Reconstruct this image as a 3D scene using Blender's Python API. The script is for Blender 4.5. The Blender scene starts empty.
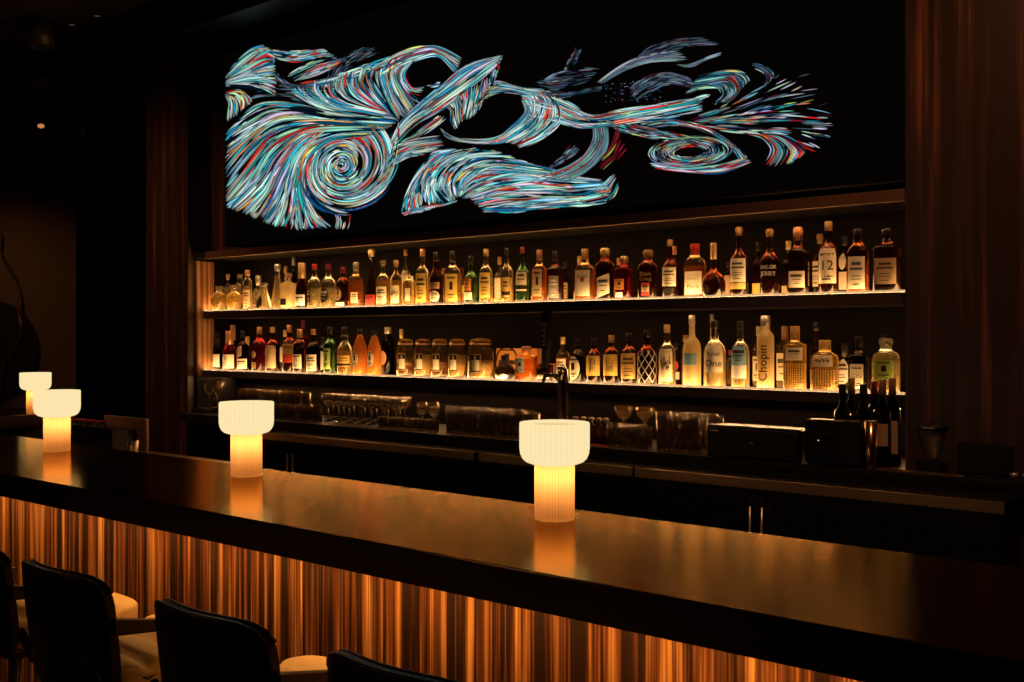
import bpy, bmesh, math, random
from math import sin, cos, pi, radians, atan2, sqrt
C = bpy.context.scene.collection
F = 1050.0; HOR = 337.0; EYE = 1.60
AL = math.atan2(1250.0, F); SA = sin(AL); CA = cos(AL)

# ---------- measuring helpers: where a column of the photo meets a wall-parallel plane ----------
def depth(px, y):                     # distance along the view axis at plane y
    u = (px-512)/F
    return y/(SA+u*CA)
def wx(px, y):
    u = (px-512)/F; Z = depth(px, y)
    return Z*(u*SA-CA)
def wz(px, py, y):
    return EYE+(HOR-py)*depth(px, y)/F
def wsize(px, w, y):                  # width of a round thing spanning w px
    return w*depth(px, y)/F

# ---------- materials ----------
def lin(c):
    return tuple((v/12.92 if v <= .04045 else ((v+.055)/1.055)**2.4) for v in c)
def new_mat(name):
    m = bpy.data.materials.new(name); m.use_nodes = True
    nt = m.node_tree; nt.nodes.clear()
    out = nt.nodes.new('ShaderNodeOutputMaterial')
    return m, nt, out
def pbr(name, col, rough=.5, metal=0, spec=.5, bump=0, bscale=60, var=0, trans=0, ior=1.45, coat=0):
    m, nt, out = new_mat(name)
    b = nt.nodes.new('ShaderNodeBsdfPrincipled')
    b.inputs['Base Color'].default_value = (*col, 1)
    b.inputs['Roughness'].default_value = rough
    b.inputs['Metallic'].default_value = metal
    b.inputs['Specular IOR Level'].default_value = spec
    b.inputs['Transmission Weight'].default_value = trans
    b.inputs['IOR'].default_value = ior
    b.inputs['Coat Weight'].default_value = coat
    nt.links.new(b.outputs[0], out.inputs[0])
    tc = nt.nodes.new('ShaderNodeTexCoord')
    n = nt.nodes.new('ShaderNodeTexNoise'); n.inputs['Scale'].default_value = bscale; n.inputs['Detail'].default_value = 4
    nt.links.new(tc.outputs['Object'], n.inputs['Vector'])
    if var:
        mx = nt.nodes.new('ShaderNodeMix'); mx.data_type = 'RGBA'
        mx.inputs[6].default_value = (*[c*(1-var) for c in col], 1); mx.inputs[7].default_value = (*[min(1, c*(1+var)) for c in col], 1)
        nt.links.new(n.outputs['Fac'], mx.inputs[0]); nt.links.new(mx.outputs[2], b.inputs['Base Color'])
    if bump:
        bp = nt.nodes.new('ShaderNodeBump'); bp.inputs['Strength'].default_value = bump; bp.inputs['Distance'].default_value = .002
        nt.links.new(n.outputs['Fac'], bp.inputs['Height']); nt.links.new(bp.outputs[0], b.inputs['Normal'])
    return m
def emis(name, col, s):
    m, nt, out = new_mat(name)
    e = nt.nodes.new('ShaderNodeEmission'); e.inputs[0].default_value = (*col, 1); e.inputs[1].default_value = s
    nt.links.new(e.outputs[0], out.inputs[0]); return m
def wood(name, dark, mid, lite, rough=.35, scale=1.0, thr=(.34, .5, .68)):
    """vertical zebra veneer: streaks run along z"""
    m, nt, out = new_mat(name)
    tc = nt.nodes.new('ShaderNodeTexCoord')
    mp = nt.nodes.new('ShaderNodeMapping'); mp.inputs['Scale'].default_value = (34*scale, 34*scale, .55)
    nt.links.new(tc.outputs['Object'], mp.inputs['Vector'])
    n1 = nt.nodes.new('ShaderNodeTexNoise'); n1.inputs['Scale'].default_value = 1; n1.inputs['Detail'].default_value = 3; n1.inputs['Roughness'].default_value = .6
    nt.links.new(mp.outputs[0], n1.inputs['Vector'])
    mp2 = nt.nodes.new('ShaderNodeMapping'); mp2.inputs['Scale'].default_value = (150*scale, 150*scale, 1.2)
    nt.links.new(tc.outputs['Object'], mp2.inputs['Vector'])
    n2 = nt.nodes.new('ShaderNodeTexNoise'); n2.inputs['Scale'].default_value = 1; n2.inputs['Detail'].default_value = 2
    nt.links.new(mp2.outputs[0], n2.inputs['Vector'])
    a = nt.nodes.new('ShaderNodeMath'); a.operation = 'MULTIPLY_ADD'; a.inputs[1].default_value = .45
    nt.links.new(n2.outputs['Fac'], a.inputs[0])
    s = nt.nodes.new('ShaderNodeMath'); s.operation = 'MULTIPLY_ADD'; s.inputs[1].default_value = 1.15; s.inputs[2].default_value = -.3
    nt.links.new(n1.outputs['Fac'], s.inputs[0]); nt.links.new(s.outputs[0], a.inputs[2])
    r = nt.nodes.new('ShaderNodeValToRGB')
    el = r.color_ramp.elements
    el[0].position = thr[0]; el[0].color = (*dark, 1); el[1].position = thr[2]; el[1].color = (*lite, 1)
    e = el.new(thr[1]); e.color = (*mid, 1)
    nt.links.new(a.outputs[0], r.inputs[0])
    b = nt.nodes.new('ShaderNodeBsdfPrincipled'); b.inputs['Roughness'].default_value = rough
    nt.links.new(r.outputs[0], b.inputs['Base Color']); nt.links.new(b.outputs[0], out.inputs[0])
    return m
def glassy(name, col, fr=.3, rough=.04, glow=None):
    """bottle glass full of liquid: refraction mixed with a share of scattering"""
    m, nt, out = new_mat(name)
    b = nt.nodes.new('ShaderNodeBsdfPrincipled')
    b.inputs['Base Color'].default_value = (*col, 1); b.inputs['Roughness'].default_value = rough
    b.inputs['Transmission Weight'].default_value = 1; b.inputs['IOR'].default_value = 1.4
    t = nt.nodes.new('ShaderNodeBsdfTranslucent'); t.inputs[0].default_value = (*(glow or col), 1)
    d = nt.nodes.new('ShaderNodeBsdfDiffuse'); d.inputs[0].default_value = (*(glow or col), 1)
    ad = nt.nodes.new('ShaderNodeMixShader'); ad.inputs[0].default_value = .5
    nt.links.new(t.outputs[0], ad.inputs[1]); nt.links.new(d.outputs[0], ad.inputs[2])
    mx = nt.nodes.new('ShaderNodeMixShader'); mx.inputs[0].default_value = fr
    nt.links.new(b.outputs[0], mx.inputs[1]); nt.links.new(ad.outputs[0], mx.inputs[2])
    nt.links.new(mx.outputs[0], out.inputs[0]); return m

M = {}
M['front_wood'] = wood('zebra_veneer_bar_front', (.022, .007, .003), (.20, .060, .016), (.85, .40, .11), .4, .95, (.42, .56, .76))
M['panel_wood'] = wood('zebra_veneer_wall', (.035, .018, .010), (.07, .030, .015), (.30, .10, .045), .35, .42, (.48, .62, .80))
M['niche_wood'] = wood('zebra_veneer_niche', (.10, .04, .015), (.30, .13, .05), (.55, .27, .11), .35, 1.1, (.35, .50, .72))
def stone_top():
    m, nt, out = new_mat('brown_stone_counter')
    tc = nt.nodes.new('ShaderNodeTexCoord'); n = nt.nodes.new('ShaderNodeTexNoise'); n.inputs['Scale'].default_value = 700; n.inputs['Detail'].default_value = 3
    nt.links.new(tc.outputs['Object'], n.inputs['Vector'])
    bp = nt.nodes.new('ShaderNodeBump'); bp.inputs['Strength'].default_value = .10; bp.inputs['Distance'].default_value = .001; nt.links.new(n.outputs['Fac'], bp.inputs['Height'])
    d = nt.nodes.new('ShaderNodeBsdfDiffuse'); d.inputs[0].default_value = (.035, .018, .010, 1)
    g = nt.nodes.new('ShaderNodeBsdfAnisotropic'); g.inputs['Color'].default_value = (1, .68, .33, 1); g.inputs['Roughness'].default_value = .13
    nt.links.new(bp.outputs[0], g.inputs['Normal'])
    lw_ = nt.nodes.new('ShaderNodeFresnel'); lw_.inputs[0].default_value = 1.55
    mx = nt.nodes.new('ShaderNodeMixShader'); nt.links.new(lw_.outputs[0], mx.inputs[0]); nt.links.new(d.outputs[0], mx.inputs[1]); nt.links.new(g.outputs[0], mx.inputs[2])
    nt.links.new(mx.outputs[0], out.inputs[0]); return m
M['bar_top'] = stone_top()
M['bar_edge'] = pbr('dark_stone_edge', (.012, .007, .005), .5, 0, .3)
M['black'] = pbr('black_panel', (.010, .008, .007), .5, 0, .35)
M['back_panel'] = pbr('black_back_panel', (.0045, .0026, .0018), .6, 0, .15)
M['black_gloss'] = pbr('black_gloss_plastic', (.010, .009, .009), .22, 0, .5)
M['cab'] = pbr('black_cabinet_front', (.012, .009, .008), .4, 0, .4)
M['steel'] = pbr('brushed_steel', (.90, .68, .42), .30, 1, .5, .1, 300)
M['chrome'] = pbr('polished_chrome', (.75, .70, .65), .08, 1)
M['copper'] = pbr('worn_copper', (.75, .42, .20), .2, 1)
M['brass'] = pbr('brushed_brass', (.70, .45, .20), .25, 1)
M['wall'] = pbr('brown_plaster', (.10, .055, .032), .8, 0, .2, .2, 30, .15)
M['ceiling'] = pbr('dark_painted_ceiling', (.030, .020, .017), .38, 0, .5, .05, 20)
M['floor'] = pbr('dark_floor_tiles', (.05, .032, .022), .45, 0, .4, .1, 25, .2)
M['leather_black'] = pbr('black_leather', (.020, .014, .011), .38, 0, .5, .35, 220)
M['leather_tan'] = pbr('tan_leather', (.80, .50, .19), .45, 0, .4, .25, 160, .1)
M['stool_wood'] = pbr('dark_stained_wood', (.045, .022, .012), .35, 0, .4, .1, 80, .2)
M['shelf_lip'] = pbr('dark_bronze_lip', (.06, .04, .03), .35, .4, .5)
M['trim'] = pbr('walnut_trim', (.16, .075, .035), .4, 0, .4, .05, 40, .15)
M['paper'] = pbr('cream_label_paper', (.85, .76, .56), .7, 0, .2)
M['paper_white'] = pbr('white_label_paper', (.88, .86, .80), .7, 0, .2)
M['paper_yellow'] = pbr('yellow_label_paper', (.85, .58, .14), .7, 0, .2)
M['paper_orange'] = pbr('orange_label_paper', (.80, .34, .09), .7, 0, .2)
M['paper_gold'] = pbr('gold_label_paper', (.70, .47, .16), .5, .2, .3)
M['paper_green'] = pbr('green_label_paper', (.40, .58, .12), .7, 0, .2)
M['paper_blue'] = pbr('blue_label_paper', (.25, .48, .62), .7, 0, .2)
M['paper_red'] = pbr('red_label_paper', (.60, .06, .04), .7, 0, .2)
M['paper_grey'] = pbr('grey_label_paper', (.30, .26, .21), .6, 0, .2)
M['paper_black'] = pbr('black_label_paper', (.02, .018, .016), .6, 0, .2)
M['paper_tan'] = pbr('tan_label_paper', (.60, .42, .24), .7, 0, .2)
M['ink'] = pbr('black_ink', (.03, .022, .018), .7, 0, .1)
M['ink_red'] = pbr('red_ink', (.55, .06, .04), .7, 0, .1)
M['ink_white'] = pbr('white_ink', (.85, .80, .70), .6, 0, .1)
M['ink_gold'] = pbr('gold_ink', (.75, .52, .20), .4, .4, .3)
M['cap_black'] = pbr('black_cap', (.014, .012, .012), .3, 0, .5)
M['cap_gold'] = pbr('gold_foil_cap', (.75, .52, .22), .35, .5, .5)
M['cap_cork'] = pbr('cork_stopper', (.48, .31, .13), .7, 0, .3)
M['cap_wood'] = pbr('wooden_stopper', (.34, .19, .08), .5, 0, .3)
M['cap_tan'] = pbr('tan_capsule', (.34, .20, .08), .4, 0, .5)
M['cap_red'] = pbr('red_wax_cap', (.45, .03, .03), .35, 0, .5)
M['cap_dred'] = pbr('dark_red_cap', (.20, .02, .03), .35, 0, .5)
M['cap_magenta'] = pbr('magenta_cap', (.32, .03, .12), .35, 0, .5)
M['cap_copper'] = pbr('copper_foil_cap', (.62, .30, .15), .35, .4, .5)
M['cap_silver'] = pbr('silver_cap', (.60, .56, .50), .3, .7, .5)
M['cap_glass'] = glassy('glass_stopper', (.95, .88, .70), .2)
M['g_clear'] = glassy('clear_spirit_glass', (.97, .92, .76), .19, .02, (.98, .74, .30))
M['g_air'] = glassy('empty_clear_glass', (.95, .90, .80), .03, .02, (.8, .6, .3))
M['g_frost'] = glassy('frosted_glass', (.95, .88, .70), .75, .4, (.90, .74, .40))
M['g_gold'] = glassy('golden_spirit_glass', (.94, .70, .28), .20, .02, (.92, .56, .13))
M['g_amber'] = glassy('amber_spirit_glass', (.80, .30, .06), .22, .02, (.75, .26, .04))
M['g_orange'] = glassy('orange_liqueur_glass', (.85, .38, .08), .55, .06, (.85, .35, .07))
M['g_dark'] = glassy('dark_whisky_glass', (.14, .026, .010), .09, .03, (.14, .03, .010))
M['g_red'] = glassy('red_liqueur_glass', (.30, .02, .025), .12, .03, (.30, .015, .02))
M['g_black'] = glassy('black_bottle_glass', (.03, .016, .01), .10, .05, (.02, .01, .006))
M['g_green'] = glassy('green_bottle_glass', (.10, .24, .07), .12, .03, (.10, .24, .07))
M['g_thin'] = glassy('drinking_glass', (.99, .93, .80), .02, .02, (.90, .52, .16))
M['berry'] = pbr('red_berries', (.45, .03, .04), .3)
M['towel'] = pbr('white_cloth', (.75, .74, .72), .8, 0, .2, .3, 100)
M['board'] = pbr('pale_wooden_board', (.42, .25, .13), .6, 0, .3, .1, 40, .2)
M['box_orange'] = pbr('orange_card', (.78, .36, .10), .7, 0, .2)
M['strip'] = emis('shelf_light_diffuser', (1, .54, .20), 5.5)
M['strip_front'] = emis('shelf_led_channel', (1, .54, .19), 28)
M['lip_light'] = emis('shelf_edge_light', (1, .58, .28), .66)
M['bulb'] = emis('dot_shine', (1, .55, .22), 1.0)  # glow standing in for the glint on the printer's chrome dot

# ---------- object helpers ----------
def mesh_obj(name, vs, fs, mat, parent=None, smooth=True, slots=None, fmat=None):
    me = bpy.data.meshes.new(name); me.from_pydata([tuple(v) for v in vs], [], fs)
    for m in (slots or [mat]): me.materials.append(m)
    if smooth: me.polygons.foreach_set('use_smooth', [True]*len(me.polygons))
    if fmat: me.polygons.foreach_set('material_index', fmat)
    me.update()
    o = bpy.data.objects.new(name, me); C.objects.link(o)
    if parent: o.parent = parent
    return o
def thing(name, label, cat, loc=(0, 0, 0), rz=0, group=None):
    o = bpy.data.objects.new(name, None); C.objects.link(o); o.empty_display_size = .05
    o.location = loc; o.rotation_euler = (0, 0, rz); o['label'] = label; o['category'] = cat
    if group: o['group'] = group
    return o
def tag(o, label, cat, group=None):
    o['label'] = label; o['category'] = cat
    if group: o['group'] = group
    return o
def structure(o): o['kind'] = 'structure'; return o
def copy_tree(r, loc, rz, label=None):
    c = r.copy(); C.objects.link(c); c.location = loc; c.rotation_euler = (0, 0, rz)
    if label: c['label'] = label
    def kids(a, b):
        for k in list(a.children):
            d = k.copy(); C.objects.link(d); d.parent = b; kids(k, d)
    kids_src = [k for k in r.children]
    for k in kids_src:
        d = k.copy(); C.objects.link(d); d.parent = c; kids(k, d)
    return c
def bm_obj(name, bm, mat, parent=None, smooth=False):
    me = bpy.data.meshes.new(name); bm.to_mesh(me); bm.free()
    me.materials.append(mat)
    if smooth: me.polygons.foreach_set('use_smooth', [True]*len(me.polygons))
    o = bpy.data.objects.new(name, me); C.objects.link(o)
    if parent: o.parent = parent
    return o
def box_bm(bm, x0, x1, y0, y1, z0, z1, bev=0):
    vs = [bm.verts.new((x, y, z)) for x in (x0, x1) for y in (y0, y1) for z in (z0, z1)]
    fs = [(0, 1, 3, 2), (4, 6, 7, 5), (0, 4, 5, 1), (2, 3, 7, 6), (0, 2, 6, 4), (1, 5, 7, 3)]
    nf = [bm.faces.new([vs[i] for i in f]) for f in fs]
    if bev:
        es = list({e for f in nf for e in f.edges})
        bmesh.ops.bevel(bm, geom=es, offset=bev, segments=2, affect='EDGES', profile=.5)
def box(name, x0, x1, y0, y1, z0, z1, mat, parent=None, bev=0):
    bm = bmesh.new(); box_bm(bm, x0, x1, y0, y1, z0, z1, bev)
    bmesh.ops.recalc_face_normals(bm, faces=bm.faces)
    return bm_obj(name, bm, mat, parent)
def lathe_data(prof, seg=24, n=2, rot=0, ax=1.0, ay=1.0, rib=0, ribn=0):
    """prof: (r, z) list bottom to top; superellipse exponent n for square sections"""
    vs = []; fs = []; rows = []
    for r, z in prof:
        if r < 1e-6:
            vs.append((0, 0, z)); rows.append([len(vs)-1]); continue
        row = []
        for k in range(seg):
            t = 2*pi*k/seg
            s = 1.0 if n == 2 else (abs(cos(t))**n+abs(sin(t))**n)**(-1.0/n)
            if rib: s *= 1+rib*(.5+.5*cos(t*ribn))/max(r, 1e-6)
            row.append(len(vs)); vs.append((r*s*cos(t+rot)*ax, r*s*sin(t+rot)*ay, z))
        rows.append(row)
    fi = []
    for i in range(len(rows)-1):
        a, b = rows[i], rows[i+1]
        if len(a) == 1 and len(b) == 1: continue
        if len(a) == 1:
            for k in range(seg): fs.append((a[0], b[(k+1) % seg], b[k])); fi.append(i)
        elif len(b) == 1:
            for k in range(seg): fs.append((a[k], a[(k+1) % seg], b[0])); fi.append(i)
        else:
            for k in range(seg): fs.append((a[k], a[(k+1) % seg], b[(k+1) % seg], b[k])); fi.append(i)
    return vs, fs, fi
def lathe(name, prof, mat, parent=None, seg=24, off=(0, 0, 0), **kw):
    vs, fs, fi = lathe_data(prof, seg, **kw)
    vs = [(x+off[0], y+off[1], z+off[2]) for x, y, z in vs]
    return mesh_obj(name, vs, fs, mat, parent)
def tube_data(pts, r, seg=8):
    vs = []; fs = []
    from mathutils import Vector
    P = [Vector(p) for p in pts]; up = Vector((0, 0, 1))
    for i, p in enumerate(P):
        d = (P[min(i+1, len(P)-1)]-P[max(i-1, 0)]).normalized()
        a = d.cross(up)
        if a.length < 1e-3: a = d.cross(Vector((0, 1, 0)))
        a.normalize(); b = a.cross(d).normalized()
        rr = r[i] if isinstance(r, (list, tuple)) else r
        for k in range(seg):
            t = 2*pi*k/seg; vs.append(p+a*(rr*cos(t))+b*(rr*sin(t)))
    for i in range(len(P)-1):
        for k in range(seg):
            fs.append((i*seg+k, i*seg+(k+1) % seg, (i+1)*seg+(k+1) % seg, (i+1)*seg+k))
    fs.append(tuple(range(seg))[::-1]); fs.append(tuple(range((len(P)-1)*seg, len(P)*seg)))
    return vs, fs
def tube(name, pts, r, mat, parent=None, seg=8):
    vs, fs = tube_data(pts, r, seg); return mesh_obj(name, vs, fs, mat, parent)
def pad_data(hx, hy, hz, n=5, g=12, f=None, gz=None):
    """rounded cushion from a cube grid"""
    bm = bmesh.new(); bmesh.ops.create_cube(bm, size=2)
    bmesh.ops.subdivide_edges(bm, edges=bm.edges[:], cuts=g, use_grid_fill=True)
    for v in bm.verts:
        x, y, z = v.co
        s = (abs(x)**n+abs(y)**n+abs(z)**n)**(-1.0/n)
        p = (x*s*hx, y*s*hy, z*s*hz)
        if f: p = f(*p)
        v.co = p
    return bm

# ---------- text ----------
_tc = {}
def text_geo(body):
    if body in _tc: return _tc[body]
    cu = bpy.data.curves.new('lettering', 'FONT'); cu.body = body; cu.align_x = 'CENTER'; cu.align_y = 'CENTER'
    cu.size = 1; cu.resolution_u = 3
    o = bpy.data.objects.new('lettering', cu); C.objects.link(o)
    dg = bpy.context.evaluated_depsgraph_get(); dg.update()
    me = bpy.data.meshes.new_from_object(o.evaluated_get(dg))
    bm = bmesh.new(); bm.from_mesh(me)          # cut into narrow strips so that it can wrap round a bottle
    xs = [v.co.x for v in bm.verts]; ys = [v.co.y for v in bm.verts]; st = .07
    for ax, (a, b) in enumerate(((min(xs), max(xs)), (min(ys), max(ys)))):
        for i in range(1, int((b-a)/st)+1):
            co = (a+i*st, 0, 0) if ax == 0 else (0, a+i*st, 0)
            bmesh.ops.bisect_plane(bm, geom=bm.verts[:]+bm.edges[:]+bm.faces[:], plane_co=co, plane_no=(1, 0, 0) if ax == 0 else (0, 1, 0))
    bm.verts.index_update(); vs = [tuple(v.co) for v in bm.verts]; fs = [tuple(v.index for v in f.verts) for f in bm.faces]; bm.free()
    bpy.data.objects.remove(o); bpy.data.curves.remove(cu); bpy.data.meshes.remove(me)
    _tc[body] = (vs, fs); return _tc[body]

# ====================================================================== THE ROOM
ZC = 3.95
structure(box('floor', -12, 5, -4, 8, -.1, 0, M['floor']))
structure(box('ceiling', -12, 5, -4, 8, ZC, ZC+.1, M['ceiling']))
XL, XR = -6.64, wx(904.5, 4.28)          # ends of the bottle niche
YS, YB = 4.41, 4.71                    # shelf front, niche back
structure(box('wall_back', -7.3, 5, YB, YB+.15, 0, ZC, M['back_panel']))
structure(box('wall_front', -12, 5, -4.1, -4, 0, ZC, M['wall']))
structure(box('wall_right', 5, 5.1, -4, 8, 0, ZC, M['wall']))
structure(box('wall_left', -9.6, -9.5, -4, 4.93, 0, ZC, M['wall']))
structure(box('wall_passage', -12.1, -12, -4, 8, 0, ZC, M['black']))
structure(box('wall_far', -12, -7.3, 7.9, 8, 0, ZC, M['black']))
# wood panelled piers either side of the niche
structure(box('trim_1', wx(146, 4.30), XL-.03, 4.30, 4.75, 0, 3.66, M['panel_wood']))
structure(box('trim_2', XR+.003, 1.6, 4.28, 4.72, 0, ZC, M['panel_wood']))
structure(box('trim_3', XL-.03, -6.27, 4.50, YB-.002, 2.23, 3.66, M['panel_wood']))
structure(box('trim_4', XL-.028, XL-.001, 4.36, 4.50, 1.32, 2.15, M['niche_wood']))
structure(box('trim_8', XL-.028, XL-.001, 4.36, 4.50, 1.06, 1.3195, M['back_panel']))  # side panel below the shelf, made black in place of shade
structure(box('trim_7', XL-.028, XL-.001, 4.501, YB-.002, 1.06, 2.23, M['back_panel']))  # rear half of the side panel, its shade painted as black
# dropped bulkhead over the screen and the passage head
structure(box('trim_5', -9.5, XR+.003, 4.05, 4.72, 3.70, ZC-.001, M['black']))
structure(box('trim_6', -9.45, -8.75, 4.62, 4.93, 3.28, 3.699, M['panel_wood']))

# soffit above the bottle shelves with its lit walnut edge
ledge = thing('shelf_soffit', 'dark ledge with walnut brown edge between the screen and the top bottle shelf', 'ledge', (0, 0, 0))
box('ledge_board', XL, XR, 4.335, YB-.002, 2.165, 2.205, M['black'], ledge)
box('edge_strip', wx(205, 4.315), XR, 4.315, 4.334, 2.157, 2.207, M['trim'], ledge, .003)

# the two lit shelves
def shelf(z, th, label):
    t = thing('bottle_shelf', label, 'shelf', (0, 0, z))
    t['group'] = 'back bar shelves'
    box('shelf_board', XL, XR, YS+.010, YB-.002, -th, -.006, M['black'], t)
    box('led_channel', XL+.01, XR-.01, YS+.011, YS+.046, -.0055, -.001, M['strip_front'], t)
    box('light_diffuser', XL+.01, XR-.01, YS+.0465, YS+.15, -.0055, -.001, M['strip'], t)
    box('shelf_lining', XL+.01, XR-.01, YS+.151, YB-.003, -.0055, -.001, M['black_gloss'], t)
    box('front_edge', XL, XR, YS, YS+.009, -th, -.0035, M['shelf_lip'], t, .001)
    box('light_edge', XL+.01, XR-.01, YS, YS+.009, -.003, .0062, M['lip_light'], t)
    return t
shelf(1.792, .058, 'upper backlit bottle shelf with a glowing front edge')
shelf(1.362, .05, 'lower backlit bottle shelf with jars and gin bottles on it')

# ---------- the screen ----------
YSC = 4.33
SX0, SX1 = wx(224.5, YSC), XR-.002
SZ0, SZ1 = 2.235, wz(224, 54, YSC)
scr = thing('video_wall', 'huge black video wall above the shelves showing swirling cyan, white and red strokes', 'screen', (0, 0, 0))
box('screen_panel', SX0, SX1, YSC, YSC+.12, SZ0, SZ1, M['black_gloss'], scr)
M['panel_off'] = emis('dark_pixels', (.9, .45, .4), .0016)
mesh_obj('screen_face', [(SX0+.01, YSC-.002, SZ0+.01), (SX1-.01, YSC-.002, SZ0+.01), (SX1-.01, YSC-.002, SZ1-.01), (SX0+.01, YSC-.002, SZ1-.01)], [(0, 1, 2, 3)], M['panel_off'], scr, False)

def catmull(pts, n):
    P = [pts[0]]+list(pts)+[pts[-1]]; out = []
    segs = len(pts)-1
    for i in range(n):
        t = i/(n-1)*segs; k = min(int(t), segs-1); f = t-k
        a, b, c, d = P[k], P[k+1], P[k+2], P[k+3]
        out.append(tuple(.5*((2*b[j])+(-a[j]+c[j])*f+(2*a[j]-5*b[j]+4*c[j]-d[j])*f*f+(-a[j]+3*b[j]-3*c[j]+d[j])*f**3) for j in (0, 1)))
    return out
R = random.Random(11)
PAL = [((.80, .94, .93), 36), ((.55, .86, .88), 26), ((.16, .64, .74), 18), ((.06, .36, .54), 10), ((.88, .90, .90), 18), ((.88, .18, .14), 9), ((.92, .54, .46), 6), ((.92, .88, .56), 4), ((.03, .07, .12), 14), ((.90, .60, .28), 2), ((.66, .84, .76), 6)]
DIM = [((.40, .48, .56), 30), ((.25, .36, .45), 25), ((.55, .60, .66), 12), ((.20, .14, .20), 12), ((.35, .12, .16), 8), ((.12, .30, .36), 15)]
WARM = PAL+[((.85, .12, .12), 25), ((.9, .8, .4), 8), ((.55, .08, .18), 14)]
def pick(pal):
    s = sum(w for _, w in pal); x = R.random()*s
    for c, w in pal:
        x -= w
        if x <= 0: return c
    return pal[0][0]
SV, SF, SC = [], [], []
from mathutils import noise as mnoise, Vector as Vec
def stroke(pts, w, col, a=1.0):
    """one ribbon of lit pixels laid on the screen plane, pts in photo pixels"""
    pts = [p for p in pts if p[0] > 225.6]
    n = len(pts)
    if n < 3: return
    mx, my = pts[n//2]
    f0 = mnoise.noise(Vec((mx/7, my/7, 3.1)))+.6*mnoise.noise(Vec((mx/22, my/22, 8.3)))
    if f0 < -.22 and R.random() < .75: return
    a *= min(1.15, max(.25, .80+f0*.9))
    base = len(SV); lay = YSC-.003-R.random()*.003
    col = lin([min(1, c*R.uniform(.85, 1.1)) for c in col])
    for i, (x, y) in enumerate(pts):
        x0, y0 = pts[max(i-1, 0)]; x1, y1 = pts[min(i+1, n-1)]
        dx, dy = x1-x0, y1-y0; L = sqrt(dx*dx+dy*dy) or 1
        t = i/(n-1); ww = w*.62*(sin(pi*min(1, max(0, t*.96+.02)))**.6)
        f = a*(.30+.70*sin(pi*t)**.6 if 0 < t < 1 else .15)
        for s_, e_ in ((-1, .10), (0, 1.0), (1, .10)):
            px, py = x-dy/L*ww*s_, y+dx/L*ww*s_
            SV.append((wx(px, YSC), lay, min(wz(px, py, YSC), SZ1-.004))); SC.append((col[0]*f*e_, col[1]*f*e_, col[2]*f*e_, 1))
    for i in range(n-1):
        b = base+3*i
        SF.append((b, b+3, b+4, b+1)); SF.append((b+1, b+4, b+5, b+2))
def band(guides, n, lmin=.15, lmax=.45, w=(.9, 2.0), pal=PAL, a=(.5, 1.0), jit=.6, vexp=1, u=(0, 1)):
    G = [catmull(g, 40) for g in guides]; m = len(G)-1
    V = list(zip(*[[p for p in g] for g in G]))   # 40 tuples across guides
    def at(uu, vv):
        fu = min(max(uu, 0), 1)*39; i = min(int(fu), 38); f = fu-i
        fv = vv*m; j = min(int(fv), m-1); g = fv-j
        def q(k): 
            A = V[k][j]; B = V[k][j+1]
            return (A[0]+(B[0]-A[0])*g, A[1]+(B[1]-A[1])*g)
        A, B = q(i), q(i+1); return (A[0]+(B[0]-A[0])*f, A[1]+(B[1]-A[1])*f)
    for _ in range(n):
        L = R.uniform(lmin, lmax); u0 = u[0]+R.uniform(-.3*L, (u[1]-u[0])-.6*L); u1 = min(u0+L, u[1]); u0 = max(u0, u[0])
        if u1-u0 < .04: continue
        v = R.random()**vexp; k = 9; jx, jy = R.gauss(0, jit), R.gauss(0, jit); dv = R.uniform(-.03, .03)
        pts = [at(u0+(u1-u0)*i/(k-1), min(1, max(0, v+dv*i/(k-1)))) for i in range(k)]
        stroke([(p[0]+jx, p[1]+jy) for p in pts], R.uniform(*w), pick(pal), R.uniform(*a))
# the great left feather
band([[(398, 119), (370, 116), (335, 113), (300, 104), (262, 104), (240, 116), (224, 128)],
      [(396, 122), (360, 120), (320, 117), (280, 116), (250, 132), (224, 152)],
      [(392, 126), (350, 124), (310, 122), (275, 130), (248, 155), (224, 188)],
      [(388, 128), (345, 127), (305, 130), (275, 150), (255, 180), (228, 208)],
      [(385, 130), (340, 130), (305, 138), (282, 165), (265, 195), (246, 214)],
      [(380, 132), (335, 134), (303, 150), (290, 178), (282, 205), (272, 226)],
      [(375, 134), (332, 138), (305, 158), (298, 185), (300, 208), (300, 230)],
      [(370, 136), (330, 142), (310, 162), (305, 188), (315, 212), (332, 228)]], 1150, .14, .4, (1.5, 3.4))
# spiral eye
for _ in range(780):
    r = 2+R.random()**.8*50; th = R.uniform(0, 2*pi); L = R.uniform(.5, 1.5)*(1 if r > 15 else 1.3)
    if r > 40 and .9 < (th % (2*pi)) < 1.4: continue
    pts = []
    for i in range(10):
        t = th+L*i/9; rr = r*(1-.05*i/9*2)
        cx, cy = 341+rr*.13, 166-rr*.02
        x, y = cx+rr*1.0*cos(t), cy+rr*.98*sin(t)
        pts.append((x+.22*(166-y)*.4, y))
    if max(p[1] for p in pts) > 222: continue
    stroke(pts, R.uniform(1.0, 2.2), pick(PAL), R.uniform(.55, 1))
band([[(336, 214), (338, 222), (336, 229)], [(342, 215), (341, 222), (340, 230)], [(351, 214), (350, 222), (348, 229)]], 26, .5, 1, (.8, 1.3))
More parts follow.
